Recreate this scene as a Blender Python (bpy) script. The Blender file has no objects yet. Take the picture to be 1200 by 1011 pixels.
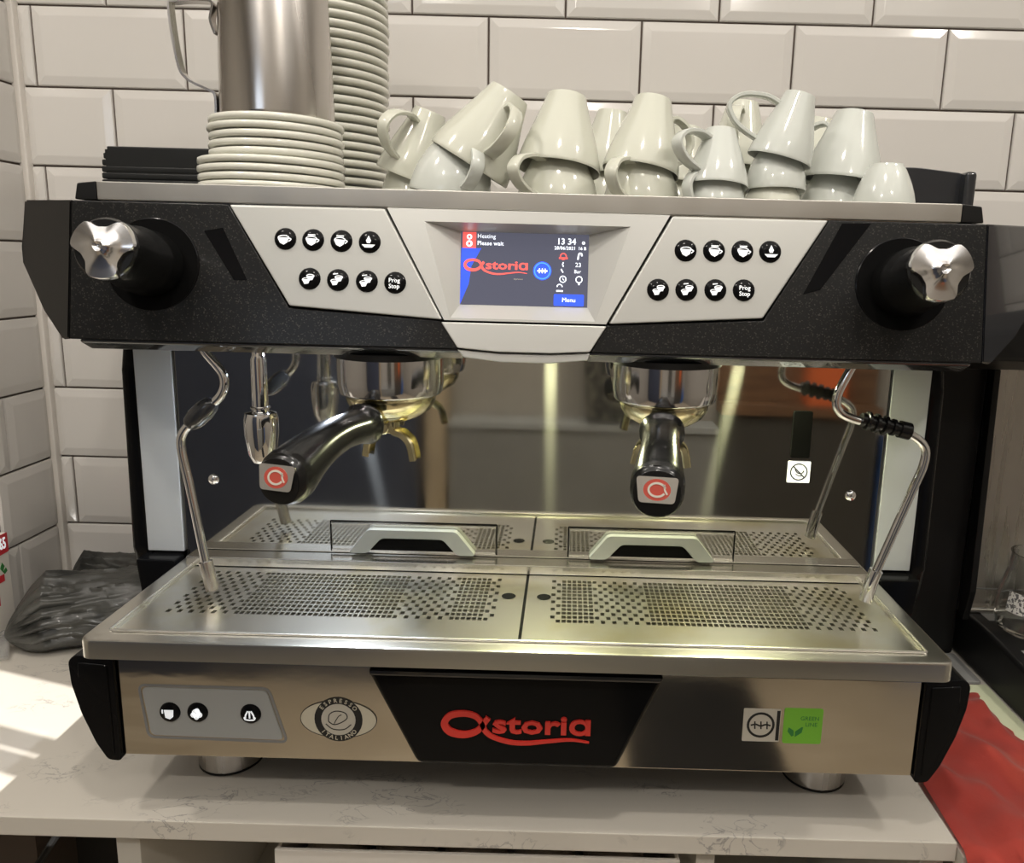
import bpy, bmesh, math, random
from mathutils import Vector, Matrix, noise
random.seed(7)
PI = math.pi
SC = bpy.context.scene
COL = SC.collection

# ------------------------------------------------------------------ camera
cam_data = bpy.data.cameras.new('camera')
cam = bpy.data.objects.new('camera', cam_data)
COL.objects.link(cam)
pitch, yaw, roll = 0.1843, -0.0017, 0.0267
fw = Vector((math.sin(yaw)*math.cos(pitch), math.cos(yaw)*math.cos(pitch), -math.sin(pitch)))
rt0 = Vector((math.cos(yaw), -math.sin(yaw), 0))
up0 = rt0.cross(fw)
rt = rt0*math.cos(roll) + up0*math.sin(roll)
up = -rt0*math.sin(roll) + up0*math.cos(roll)
mw = Matrix((rt, up, -fw)).transposed().to_4x4()
mw.translation = Vector((0.036, -0.6279, 0.5198))
cam.matrix_world = mw
cam_data.sensor_width = 36.0
cam_data.sensor_fit = 'HORIZONTAL'
cam_data.lens = 894.0/1200*36
cam_data.shift_x = -(662.7-600)/1200
cam_data.shift_y = -(505.5-474.5)/1200
cam_data.clip_start = 0.02
SC.camera = cam

# ------------------------------------------------------------------ world, sun, ceiling lamps, exposure
W = bpy.data.worlds.new('world'); SC.world = W; W.use_nodes = True
W.node_tree.nodes['Background'].inputs[0].default_value = (0.75, 0.85, 1.0, 1)
W.node_tree.nodes['Background'].inputs[1].default_value = 2.5
SC.view_settings.view_transform = 'Standard'
SC.view_settings.look = 'None'
SC.view_settings.exposure = 0.38
SC.view_settings.gamma = 1.0
SC.view_settings.use_curve_mapping = False

def light(kind, name, loc, power, color=(1, 1, 1), size=.1, aim=None, shape='DISK', size_y=None, spread=None):
    d = bpy.data.lights.new(name, kind); d.energy = power; d.color = color
    o = bpy.data.objects.new(name, d); COL.objects.link(o); o.location = loc
    if kind == 'AREA':
        d.shape = shape; d.size = size
        if size_y: d.size_y = size_y
        if spread: d.spread = spread
    if aim is not None:
        o.rotation_euler = (Vector(aim)-Vector(loc)).to_track_quat('-Z', 'Y').to_euler()
    return o
sun = light('SUN', 'sun', (0, -3, 3), 8.5, (1, .97, .92), aim=(0.0, -3+.9, 3-.45))
sun.data.angle = .0015
WARM = (1.0, .93, .84)
SPOTS = [(-.75, -.35), (.05, -.55), (.95, -.35), (-.45, -1.25), (.55, -1.25)]
for i, (x, y) in enumerate(SPOTS):
    light('AREA', 'ceiling_lamp', (x, y, 1.455), 4.2, WARM, .07, aim=(x, y, 0))
light('AREA', 'added_ceiling_fill', (.15, -.75, 1.46), 12, (1, .96, .90), 2.4, aim=(.15, -.75, 0), shape='RECTANGLE', size_y=1.7)  # wide soft fill added under the ceiling, no fixture there

# ------------------------------------------------------------------ materials
def newmat(name):
    m = bpy.data.materials.new(name); m.use_nodes = True
    return m, m.node_tree, m.node_tree.nodes['Principled BSDF']
def pm(name, col, rough=.5, metal=0, coat=0, spec=.5, emit=None, es=0, trans=0, ior=1.45, alpha=1, bump=None, rvar=None, cvar=None, sheen=0, aniso=None):
    """principled; bump=(scale,strength,distance[,stretch]); rvar=(scale,amount[,stretch]); cvar=(scale,col2,lo,hi)"""
    m, t, b = newmat(name)
    N, L = t.nodes, t.links
    b.inputs['Base Color'].default_value = (*col, 1)
    b.inputs['Roughness'].default_value = rough
    b.inputs['Metallic'].default_value = metal
    b.inputs['Coat Weight'].default_value = coat
    b.inputs['Specular IOR Level'].default_value = spec
    b.inputs['Transmission Weight'].default_value = trans
    b.inputs['IOR'].default_value = ior
    b.inputs['Alpha'].default_value = alpha
    b.inputs['Sheen Weight'].default_value = sheen
    if emit:
        b.inputs['Emission Color'].default_value = (*emit, 1); b.inputs['Emission Strength'].default_value = es
    tc = N.new('ShaderNodeTexCoord')
    def nz(scale, stretch=(1, 1, 1), detail=3):
        mp = N.new('ShaderNodeMapping'); mp.inputs['Scale'].default_value = stretch
        L.new(tc.outputs['Object'], mp.inputs['Vector'])
        n = N.new('ShaderNodeTexNoise'); n.inputs['Scale'].default_value = scale; n.inputs['Detail'].default_value = detail
        L.new(mp.outputs[0], n.inputs['Vector'])
        return n.outputs['Fac']
    if rvar:
        n = nz(rvar[0], rvar[2] if len(rvar) > 2 else (1, 1, 1))
        mr = N.new('ShaderNodeMapRange'); mr.inputs[1].default_value = .35; mr.inputs[2].default_value = .65
        mr.inputs[3].default_value = max(rough-rvar[1], .01); mr.inputs[4].default_value = rough+rvar[1]
        L.new(n, mr.inputs[0]); L.new(mr.outputs[0], b.inputs['Roughness'])
    if cvar:
        n = nz(cvar[0], cvar[4] if len(cvar) > 4 else (1, 1, 1), 5)
        mr = N.new('ShaderNodeMapRange'); mr.inputs[1].default_value = cvar[2]; mr.inputs[2].default_value = cvar[3]
        L.new(n, mr.inputs[0])
        mx = N.new('ShaderNodeMix'); mx.data_type = 'RGBA'
        mx.inputs[6].default_value = (*col, 1); mx.inputs[7].default_value = (*cvar[1], 1)
        L.new(mr.outputs[0], mx.inputs[0]); L.new(mx.outputs[2], b.inputs['Base Color'])
    if bump:
        n = nz(bump[0], bump[3] if len(bump) > 3 else (1, 1, 1), 4)
        bp = N.new('ShaderNodeBump'); bp.inputs['Strength'].default_value = bump[1]; bp.inputs['Distance'].default_value = bump[2]
        L.new(n, bp.inputs['Height']); L.new(bp.outputs[0], b.inputs['Normal'])
    return m

M = {}
M['tile'] = pm('white_glazed_tile', (.645, .617, .585), .13, coat=.25, bump=(9, .25, .0012), cvar=(2.5, (.61, .59, .555), .35, .7))
M['grout'] = pm('brown_grey_grout', (.11, .085, .07), .9, bump=(300, .4, .0006))
M['caulk'] = pm('white_caulk', (.74, .70, .65), .4, bump=(40, .4, .002))
M['roomwall'] = pm('taupe_wall_paint', (.37, .345, .305), .7)
M['paint'] = pm('cream_wall_paint', (.62, .58, .52), .7, bump=(60, .1, .001))
M['ceil'] = pm('white_ceiling_paint', (.78, .76, .72), .8, bump=(60, .1, .001))
M['woodfloor'] = pm('tan_wood_floor', (.52, .45, .35), .4, cvar=(3, (.36, .30, .22), .35, .7, (1, 8, 1)))
M['steel'] = pm('brushed_steel', (.66, .64, .60), .22, 1)
M['steeltray'] = pm('worn_tray_steel', (.70, .685, .635), .28, 1, cvar=(5, (.64, .62, .56), .2, .9))
M['gridsteel'] = pm('coffee_stained_grid_steel', (.70, .685, .635), .28, 1, cvar=(11, (.60, .55, .37), .48, .72))
M['mirror'] = pm('polished_backsplash_steel', (.56, .55, .51), .045, 1, rvar=(9, .03), bump=(6, .05, .0010), cvar=(22, (.50, .49, .45), .45, .8))
def smear(m, amt, rough, tan):
    t = m.node_tree; N, L = t.nodes, t.links; b = N['Principled BSDF']; out = N['Material Output']
    g = N.new('ShaderNodeBsdfAnisotropic'); g.inputs['Roughness'].default_value = rough; g.inputs['Anisotropy'].default_value = .92
    g.inputs['Color'].default_value = (.6, .59, .54, 1)
    cv = N.new('ShaderNodeCombineXYZ')
    for i in range(3): cv.inputs[i].default_value = tan[i]
    L.new(cv.outputs[0], g.inputs['Tangent'])
    mx = N.new('ShaderNodeMixShader'); mx.inputs[0].default_value = amt
    L.new(b.outputs[0], mx.inputs[1]); L.new(g.outputs[0], mx.inputs[2]); L.new(mx.outputs[0], out.inputs[0])
smear(M['mirror'], .016, .5, (1, 0, 0))
M['polish'] = pm('polished_front_steel', (.66, .62, .55), .07, 1, rvar=(8, .03), bump=(5, .10, .0012, (1, 1, 3)), cvar=(6, (.60, .55, .47), .4, .8))
M['basin'] = pm('wet_basin_plastic', (.05, .045, .035), .3)
M['chrome'] = pm('chrome', (.82, .82, .83), .05, 1, bump=(14, .05, .0008))
M['satinchrome'] = pm('satin_chrome', (.74, .73, .73), .17, 1)
M['groupchrome'] = pm('group_chrome', (.66, .65, .66), .11, 1, bump=(10, .05, .0008))
M['satin'] = pm('satin_steel_strip', (.56, .54, .50), .42, 1, rvar=(30, .03), bump=(300, .04, .0002, (1, 14, 14)))
M['brass'] = pm('worn_brass', (.66, .60, .38), .18, 1, rvar=(30, .08))
M['jugsteel'] = pm('brushed_jug_steel', (.60, .57, .54), .24, 1, rvar=(25, .08, (1, 1, .1)), bump=(60, .12, .0006, (1, 1, .15)))
M['silver'] = pm('silver_satin_paint', (.48, .48, .455), .38, .35, bump=(900, .12, .0002))
M['silverlite'] = pm('light_silver_paint', (.55, .55, .525), .34, .3, bump=(900, .12, .0002))
M['greyplastic'] = pm('grey_plastic', (.36, .37, .365), .45, bump=(700, .08, .0002))
M['handlegrey'] = pm('grey_satin_handle', (.20, .205, .20), .42)
M['colgrey'] = pm('pale_blue_grey_panel', (.42, .44, .46), .42, bump=(500, .05, .0002))
M['blackgloss'] = pm('gloss_black_plastic', (.005, .005, .0055), .12, spec=.15, coat=.03, bump=(20, .03, .0006))
M['blackmatte'] = pm('matte_black_plastic', (.009, .009, .009), .40, spec=.3, bump=(500, .10, .0003))
M['blacksoft'] = pm('black_handle_plastic', (.006, .006, .006), .22, spec=.4, coat=.1)
M['blackhole'] = pm('deep_black', (.003, .003, .003), .6, spec=.05)
M['rubber'] = pm('black_ribbed_rubber', (.008, .0085, .008), .42)
M['smoke'] = pm('smoked_dark_plastic', (.022, .023, .026), .10, coat=.5)
M['porc'] = pm('glazed_ivory_porcelain', (.545, .55, .47), .12, coat=.3, bump=(10, .06, .001))
M['porcg'] = pm('glazed_cool_white_porcelain', (.54, .56, .52), .12, coat=.3, bump=(30, .10, .0015))
M['plate'] = pm('glazed_saucer_porcelain', (.68, .675, .60), .14, coat=.3)
M['red'] = pm('raised_red_letters', (.62, .035, .025), .25, coat=.5)
M['badgered'] = pm('badge_red', (.42, .07, .05), .35)
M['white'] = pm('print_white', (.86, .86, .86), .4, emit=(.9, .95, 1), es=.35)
M['cream'] = pm('label_cream', (.62, .58, .46), .4)
M['blackprint'] = pm('print_black', (.02, .02, .02), .4)
M['greyprint'] = pm('print_grey', (.22, .22, .22), .4)
M['green'] = pm('sticker_green', (.20, .52, .05), .35)
M['darkgreen'] = pm('print_dark_green', (.04, .22, .05), .4)
M['stick'] = pm('sticker_silver', (.55, .52, .45), .4)
M['paper'] = pm('white_carton', (.74, .70, .64), .55)
M['cred'] = pm('carton_red', (.58, .03, .04), .5)
M['cloth'] = pm('red_cotton', (.58, .085, .062), .92, sheen=.3, bump=(260, .35, .0008), cvar=(12, (.50, .065, .05), .4, .75))
M['gpaper'] = pm('pale_green_paper', (.60, .64, .44), .75, bump=(40, .2, .0008))
M['mat'] = pm('grey_mat', (.27, .27, .26), .55)
M['bag'] = pm('grey_smoky_film', (.060, .060, .054), .42, coat=.1, bump=(70, .35, .002), cvar=(16, (.012, .013, .012), .48, .60))
M['film'] = pm('clear_plastic_film', (.8, .8, .78), .15, trans=.85, alpha=.55)
M['glass'] = pm('clear_glass', (.95, .96, .95), .03, trans=1, ior=1.45)
M['appsteel'] = pm('dark_brushed_steel', (.50, .47, .43), .28, 1, rvar=(14, .1, (6, 6, .4)), bump=(120, .08, .0004, (8, 8, .5)))
M['cabwhite'] = pm('white_melamine', (.60, .57, .51), .5, bump=(80, .05, .0004))
M['towel'] = pm('beige_terry', (.50, .42, .35), .95, sheen=.4, bump=(180, .8, .003))
M['dark'] = pm('void_shade_dark', (.02, .018, .016), .8)
M['navy'] = pm('slate_blue_door', (.055, .065, .10), .35)
M['postwood'] = pm('pale_wood', (.55, .44, .30), .5, cvar=(6, (.42, .32, .2), .4, .7, (8, 8, 1)))
M['brownwood'] = pm('brown_wood', (.20, .11, .06), .45, cvar=(6, (.13, .07, .04), .4, .7, (1, 8, 8)))
M['greycab'] = pm('grey_cabinet', (.25, .25, .24), .45)
M['orange'] = pm('orange_box_card', (.75, .16, .05), .5)
M['blue'] = pm('blue_crate_plastic', (.05, .15, .45), .4)
M['dresser'] = pm('dark_dresser_wood', (.07, .065, .058), .4)
M['slabdark'] = pm('reflection_slab_dark', (.014, .014, .015), .8)
M['coat'] = pm('dark_patterned_cloth', (.03, .03, .028), .8, cvar=(30, (.16, .15, .12), .5, .56))  # patterned cloth for the stand-in of the mirrored photographer
M['lampglow'] = pm('lamp_diffuser', (1, 1, 1), .5, emit=(1, .93, .82), es=6)
def led(name, c, s): return pm(name, c, .4, emit=c, es=s)
M['screenbg'] = pm('screen_grey_blue', (.02, .02, .03), .15, emit=(.075, .077, .105), es=1.0)
M['screenblue'] = led('screen_blue', (.02, .06, .60), 1.1)
M['screenhalo'] = led('screen_bright_blue', (.05, .22, .9), 1.0)
M['screenred'] = led('screen_red', (.75, .08, .07), 1.0)
M['screenwhite'] = led('screen_white', (.8, .85, .95), 1.0)

def speckle():
    m, t, b = newmat('speckled_black_lacquer'); N, L = t.nodes, t.links
    tc = N.new('ShaderNodeTexCoord')
    v = N.new('ShaderNodeTexVoronoi'); v.inputs['Scale'].default_value = 1100
    L.new(tc.outputs['Object'], v.inputs['Vector'])
    mr = N.new('ShaderNodeMapRange'); mr.inputs[1].default_value = .86; mr.inputs[2].default_value = 1.0
    sep = N.new('ShaderNodeSeparateColor'); L.new(v.outputs['Color'], sep.inputs[0]); L.new(sep.outputs[0], mr.inputs[0])
    mx = N.new('ShaderNodeMix'); mx.data_type = 'RGBA'
    mx.inputs[6].default_value = (.0055, .0055, .0055, 1); mx.inputs[7].default_value = (.045, .042, .036, 1)
    L.new(mr.outputs[0], mx.inputs[0]); L.new(mx.outputs[2], b.inputs['Base Color'])
    b.inputs['Roughness'].default_value = .36; b.inputs['Specular IOR Level'].default_value = .24; b.inputs['Coat Weight'].default_value = .12; b.inputs['Coat Roughness'].default_value = .12
    return m
M['speck'] = speckle()

def quartz():
    m, t, b = newmat('veined_white_quartz'); N, L = t.nodes, t.links
    tc = N.new('ShaderNodeTexCoord')
    def nz(s, d=4, dist=0, st=(1, 1, 1)):
        mp = N.new('ShaderNodeMapping'); mp.inputs['Scale'].default_value = st; L.new(tc.outputs['Object'], mp.inputs[0])
        n = N.new('ShaderNodeTexNoise'); n.inputs['Scale'].default_value = s; n.inputs['Detail'].default_value = d; n.inputs['Distortion'].default_value = dist
        L.new(mp.outputs[0], n.inputs['Vector']); return n.outputs['Fac']
    def rng(src, a, c, o0=0, o1=1):
        r = N.new('ShaderNodeMapRange'); r.inputs[1].default_value = a; r.inputs[2].default_value = c; r.inputs[3].default_value = o0; r.inputs[4].default_value = o1
        L.new(src, r.inputs[0]); return r.outputs[0]
    def mt(op, a, c):
        n = N.new('ShaderNodeMath'); n.operation = op
        for i, q in enumerate((a, c)):
            if isinstance(q, (int, float)): n.inputs[i].default_value = q
            else: L.new(q, n.inputs[i])
        return n.outputs[0]
    fine = nz(34, 8, 1.2, (1, 1.9, 1))
    d = mt('ABSOLUTE', mt('SUBTRACT', fine, .5), 0)
    vein = rng(d, 0, .022, 1, 0)
    mask = rng(nz(7.5, 3, 0, (1, 1.7, 1)), .52, .62)
    fac = mt('MULTIPLY', mt('MULTIPLY', vein, mask), .8)
    mx = N.new('ShaderNodeMix'); mx.data_type = 'RGBA'
    mx.inputs[6].default_value = (.56, .525, .465, 1); mx.inputs[7].default_value = (.20, .19, .19, 1)
    L.new(fac, mx.inputs[0]); L.new(mx.outputs[2], b.inputs['Base Color'])
    b.inputs['Roughness'].default_value = .28
    return m
M['quartz'] = quartz()

# ------------------------------------------------------------------ mesh helpers
def world_loc(o):
    v = Vector((0, 0, 0))
    while o is not None:
        v += o.location; o = o.parent
    return v
def obj(name, bm, mat, parent=None, smooth=40, kind=None, label=None, origin=None):
    """link bmesh (world coordinates) as one object; children share their thing's origin"""
    bmesh.ops.recalc_face_normals(bm, faces=bm.faces[:])
    me = bpy.data.meshes.new(name)
    off = world_loc(parent) if parent is not None else Vector(origin or (0, 0, 0))
    if off.length > 0: bmesh.ops.translate(bm, verts=bm.verts[:], vec=-off)
    bm.to_mesh(me); bm.free()
    me.materials.append(M[mat] if isinstance(mat, str) else mat)
    if smooth:
        for p in me.polygons: p.use_smooth = True
        me.set_sharp_from_angle(angle=math.radians(smooth))
    o = bpy.data.objects.new(name, me); COL.objects.link(o)
    if smooth:
        wn = o.modifiers.new('weighted_normals', 'WEIGHTED_NORMAL'); wn.keep_sharp = True; wn.weight = 100
    if parent is not None: o.parent = parent
    elif origin: o.location = origin
    if kind: o['kind'] = kind
    if label: o['label'] = label
    return o
def tag(o, label, cat, group=None):
    o['label'] = label; o['category'] = cat
    if group: o['group'] = group
    return o
def thing(name, loc, label, cat, group=None):
    o = bpy.data.objects.new(name, None); COL.objects.link(o); o.location = loc; o.empty_display_size = .02
    return tag(o, label, cat, group)
B = bmesh.new
def add_box(bm, x0, x1, y0, y1, z0, z1, bev=0, seg=2):
    b = B()
    vs = [b.verts.new((x, y, z)) for x in (x0, x1) for y in (y0, y1) for z in (z0, z1)]
    for f in ((0, 1, 3, 2), (4, 6, 7, 5), (0, 4, 5, 1), (2, 3, 7, 6), (0, 2, 6, 4), (1, 5, 7, 3)):
        b.faces.new([vs[i] for i in f])
    bmesh.ops.recalc_face_normals(b, faces=b.faces[:])
    if bev: bmesh.ops.bevel(b, geom=b.edges[:], offset=bev, segments=seg, affect='EDGES', profile=.5)
    merge(bm, b); return bm
def merge(bm, b, mat=None):
    me = bpy.data.meshes.new('tmp'); b.to_mesh(me); b.free()
    if mat is not None: me.transform(mat)
    bm.from_mesh(me); bpy.data.meshes.remove(me)
def box(*a, **k): return add_box(B(), *a, **k)
def prism(poly, y0, y1, bev=0, seg=2, yf=None, axis='y', bm=None):
    """polygon (u,v) extruded; axis y: (x,z); axis z: (x,y); axis x: (y,z).  yf(v): extra offset along the axis"""
    b = B()
    def P(u, v, w):
        if yf: w = w+yf(v)
        return {'y': (u, w, v), 'z': (u, v, w), 'x': (w, u, v)}[axis]
    a = [b.verts.new(P(u, v, y0)) for u, v in poly]; c = [b.verts.new(P(u, v, y1)) for u, v in poly]
    b.faces.new(a); b.faces.new(c[::-1])
    n = len(poly)
    for i in range(n):
        j = (i+1) % n; b.faces.new((a[i], c[i], c[j], a[j]))
    bmesh.ops.recalc_face_normals(b, faces=b.faces[:])
    if bev: bmesh.ops.bevel(b, geom=b.edges[:], offset=bev, segments=seg, affect='EDGES', profile=.5, clamp_overlap=True)
    if bm is None: bm = B()
    merge(bm, b); return bm
def lathe(prof, seg=32, loc=(0, 0, 0), mat=None, bm=None):
    b = B(); rings = []
    for r, z in prof:
        if r < 1e-6: rings.append([b.verts.new((0, 0, z))])
        else: rings.append([b.verts.new((r*math.cos(2*PI*i/seg), r*math.sin(2*PI*i/seg), z)) for i in range(seg)])
    for A, C in zip(rings, rings[1:]):
        for i in range(seg):
            j = (i+1) % seg
            if len(A) == 1 and len(C) == 1: continue
            if len(A) == 1: b.faces.new((A[0], C[i], C[j]))
            elif len(C) == 1: b.faces.new((A[i], A[j], C[0]))
            else: b.faces.new((A[i], A[j], C[j], C[i]))
    m = Matrix.Translation(loc)
    if mat is not None: m = m @ mat
    if bm is None: bm = B()
    merge(bm, b, m); return bm
def catmull(pts, n=6):
    pts = [Vector(p) for p in pts]; out = []
    for i in range(len(pts)-1):
        p0 = pts[max(i-1, 0)]; p1 = pts[i]; p2 = pts[i+1]; p3 = pts[min(i+2, len(pts)-1)]
        for k in range(n):
            t = k/n
            out.append(.5*((2*p1)+(p2-p0)*t+(2*p0-5*p1+4*p2-p3)*t*t+(3*p1-p0-3*p2+p3)*t**3))
    out.append(pts[-1]); return out
def sweep(path, section, side=None, bm=None, scale=None, caps=True):
    """section: list of (u,v) in the frame (side, normal)"""
    if bm is None: bm = B()
    b = B(); rings = []; n = len(path); path = [Vector(p) for p in path]
    prev = None
    for i, p in enumerate(path):
        t = (path[min(i+1, n-1)]-path[max(i-1, 0)]).normalized()
        if side is not None:
            s = Vector(side); s = (s-t*s.dot(t)).normalized()
        else:
            if prev is None:
                a = Vector((0, 0, 1)) if abs(t.z) < .9 else Vector((1, 0, 0)); s = a.cross(t).normalized()
            else: s = (prev-t*prev.dot(t)).normalized()
            prev = s
        nn = t.cross(s)
        k = scale[i] if scale else 1
        if not isinstance(k, (tuple, list)): k = (k, k)
        rings.append([b.verts.new(p+s*(u*k[0])+nn*(v*k[1])) for u, v in section])
    m = len(section)
    for A, C in zip(rings, rings[1:]):
        for i in range(m):
            j = (i+1) % m; b.faces.new((A[i], A[j], C[j], C[i]))
    if caps: b.faces.new(rings[0]); b.faces.new(rings[-1][::-1])
    merge(bm, b); return bm
def circ(r, n=12, ry=None): return [(r*math.cos(2*PI*i/n), (ry or r)*math.sin(2*PI*i/n)) for i in range(n)]
def tube(path, r, n=12, smooth=6, bm=None, scale=None):
    p = catmull(path, smooth) if smooth else path
    return sweep(p, circ(r, n), bm=bm, scale=scale)
def rrect(x0, x1, z0, z1, r, n=4):
    out = []
    for cx, cz, a0 in ((x1-r, z1-r, 0), (x0+r, z1-r, 90), (x0+r, z0+r, 180), (x1-r, z0+r, 270)):
        for i in range(n+1):
            a = math.radians(a0+90*i/n); out.append((cx+r*math.cos(a), cz+r*math.sin(a)))
    return out
def rpoly(poly, r, n=4):
    """round polygon corners"""
    out = []; m = len(poly)
    for i in range(m):
        p = Vector(poly[i]); a = Vector(poly[i-1])-p; c = Vector(poly[(i+1) % m])-p
        ra = min(r, a.length*.45, c.length*.45)
        s = p+a.normalized()*ra; e = p+c.normalized()*ra
        for k in range(n+1):
            t = k/n; q = s*(1-t)**2+p*2*t*(1-t)+e*t*t; out.append((q.x, q.y))
    return out
# flat print / relief on a plane: mapping (u,v,w) -> world
def lean(z): return .005+(z-.4485)*.1875
def front_map(yoff=0.0): return lambda u, v, w: (u, lean(v)+yoff-w, v)
def flat_map(y): return lambda u, v, w: (u, y-w, v)
def stroke(bm, path, wd, mp, h=.0003, n=5, closed=False, w0=0.0):
    pts = [Vector((p[0], p[1], 0)) for p in path]
    if n > 1: pts = catmull(pts+([pts[0]] if closed else []), n)
    m = len(pts); fr = []
    for i, p in enumerate(pts):
        if closed: t = pts[(i+1) % (m-1)]-pts[(i-1) % (m-1)]
        else: t = pts[min(i+1, m-1)]-pts[max(i-1, 0)]
        t.normalize(); nn = Vector((-t.y, t.x, 0))
        f = i/(m-1)
        k = wd if isinstance(wd, (int, float)) else wd[min(int(f*(len(wd)-1)), len(wd)-2)]*(1-(f*(len(wd)-1) % 1 if f < 1 else 1))+wd[min(int(f*(len(wd)-1)), len(wd)-2)+1]*(f*(len(wd)-1) % 1 if f < 1 else 1)
        fr.append((p-nn*k/2, p+nn*k/2))
    V = [[bm.verts.new(mp(q.x, q.y, w)) for q, w in ((a, w0), (a, w0+h), (c, w0+h), (c, w0))] for a, c in fr]
    for A, C in zip(V, V[1:]):
        for i in range(4):
            j = (i+1) % 4; bm.faces.new((A[i], A[j], C[j], C[i]))
    if not closed: bm.faces.new(V[0]); bm.faces.new(V[-1][::-1])
def slab(bm, poly, mp, h=.0003, w0=0.0):
    a = [bm.verts.new(mp(u, v, w0)) for u, v in poly]; c = [bm.verts.new(mp(u, v, w0+h)) for u, v in poly]
    bm.faces.new(c); bm.faces.new(a[::-1]); n = len(poly)
    for i in range(n):
        j = (i+1) % n; bm.faces.new((a[i], a[j], c[j], c[i]))
def ring(bm, cx, cz, r, wd, mp, h=.0003, n=28, rz=None, w0=0.0, a0=0, a1=360):
    pts = [(cx+r*math.cos(math.radians(a0+(a1-a0)*i/n)), cz+(rz or r)*math.sin(math.radians(a0+(a1-a0)*i/n))) for i in range(n+1)]
    stroke(bm, pts, wd, mp, h, n=1, w0=w0)
def disc(bm, cx, cz, r, mp, h=.0003, n=20, rz=None, w0=0.0):
    slab(bm, [(cx+r*math.cos(2*PI*i/n), cz+(rz or r)*math.sin(2*PI*i/n)) for i in range(n)], mp, h, w0)
def text(bm, body, size, u, v, mp, h=.0003, w0=0.0, bold=.0, align='CENTER', rot=0, sx=1):
    cu = bpy.data.curves.new('t', 'FONT'); cu.body = body; cu.size = size; cu.align_x = align; cu.align_y = 'CENTER'
    cu.extrude = h/2; cu.offset = bold*size; cu.resolution_u = 2
    o = bpy.data.objects.new('t', cu); COL.objects.link(o)
    dg = bpy.context.evaluated_depsgraph_get(); me = bpy.data.meshes.new_from_object(o.evaluated_get(dg))
    b = B(); b.from_mesh(me); bpy.data.objects.remove(o); bpy.data.curves.remove(cu); bpy.data.meshes.remove(me)
    c, s = math.cos(rot), math.sin(rot)
    for q in b.verts:
        x, y, z = q.co.x*sx, q.co.y, q.co.z
        q.co = mp(u+x*c-y*s, v+x*s+y*c, z+h/2+w0)
    merge(bm, b)
def logo(bm, cx, cz, Wd, mp, h, w0=0.0):
    k = Wd/528.0
    T = lambda x, y: (cx+(x-594)*k, cz-(y-262)*k)
    th = 17*k
    loop = [T(492, 226), T(480, 243), T(467, 264), T(442, 284), T(402, 293), T(358, 282), T(339, 252), T(358, 222), T(402, 212), T(440, 218), T(461, 234), T(474, 258), T(486, 282), T(515, 302), T(570, 318), T(630, 320), T(700, 311), T(780, 303), T(846, 311)]
    stroke(bm, loop, [th*1.2, th*1.2, th*1.3, th*1.6, th*1.4, th*1.2, th*1.1, th*1.1, th*.9, th*.8, th*.6, th*.25], mp, h, n=6, w0=w0)
    u, v = T(471, 254); disc(bm, u, v, 9*k, mp, h, 14, w0=w0)
    u, v = T(682, 252)
    text(bm, 'stori\u0251', 97*k, u-1*k, v, mp, h, w0, bold=.022, sx=1.46)

# ------------------------------------------------------------------ THE SETTING
P, Q, TX, TZ, DW, XL = .2025, .1025, -.6883, .8366, .4526, -.7103
def struct(name, bm, mat, **k): return obj(name, bm, mat, kind='structure', **k)
wall_back = struct('wall_back', box(XL-.012, 1.9, DW+.006, DW+.14, -.92, 1.55), 'grout')
wall_left = struct('wall_left', box(XL-.14, XL-.006, .338, DW+.006, -.92, 1.55), 'grout')
trim = B(); add_box(trim, XL-.006, XL+.006, DW-.008, DW+.006, 0, 1.5, .003)
struct('trim_1', trim, 'caulk')
tile_cache = {}
def tile_mesh(w, h):
    key = (round(w, 4), round(h, 4))
    if key in tile_cache: return tile_cache[key]
    b = B(); e, f = .011, .0015
    lv = [(0, 0.008), (0, .0035), (.0012, .0018), (e, -.0002), (e+.0015, -.0004)]
    rings = []
    for i, (ins, d) in enumerate(lv):
        ww, hh = w/2-min(ins, w*.45), h/2-min(ins, h*.45)
        rings.append([b.verts.new((sx*ww, d, sz*hh)) for sx, sz in ((-1, -1), (1, -1), (1, 1), (-1, 1))])
    for A, C in zip(rings, rings[1:]):
        for i in range(4):
            j = (i+1) % 4; b.faces.new((A[i], A[j], C[j], C[i]))
    b.faces.new(rings[-1])
    bmesh.ops.recalc_face_normals(b, faces=b.faces[:])
    me = bpy.data.meshes.new('tile'); b.to_mesh(me); b.free(); me.materials.append(M['tile'])
    tile_cache[key] = me; return me
G = .0025
def lay(parent, x0, x1, off, horizontal, zlo):
    for k in range(-6, 9):
        zt = TZ-k*Q; zb = max(zt-Q, zlo)
        if zt-zb < .006: continue
        s = off(k) % P
        a = x0
        n0 = math.floor((x0-s)/P)
        for i in range(n0, n0+14):
            u0, u1 = max(s+i*P, x0), min(s+(i+1)*P, x1)
            if u1-u0 < .006: continue
            w, h = u1-u0-G, zt-zb-G
            o = bpy.data.objects.new('tile', tile_mesh(w, h)); COL.objects.link(o); o.parent = parent
            jit = random.uniform(-.0004, .0004)
            if horizontal: o.location = ((u0+u1)/2, DW+jit, (zt+zb)/2)
            else:
                o.location = (XL+jit, (u0+u1)/2, (zt+zb)/2); o.rotation_euler = (0, 0, PI/2)
lay(wall_back, XL+.002, 1.5, lambda k: TX+(0 if k % 2 == 0 else P/2), True, .001)
lay(wall_left, .338, DW-.002, lambda k: .3645+(0 if k % 2 else P/2), False, .001)
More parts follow.
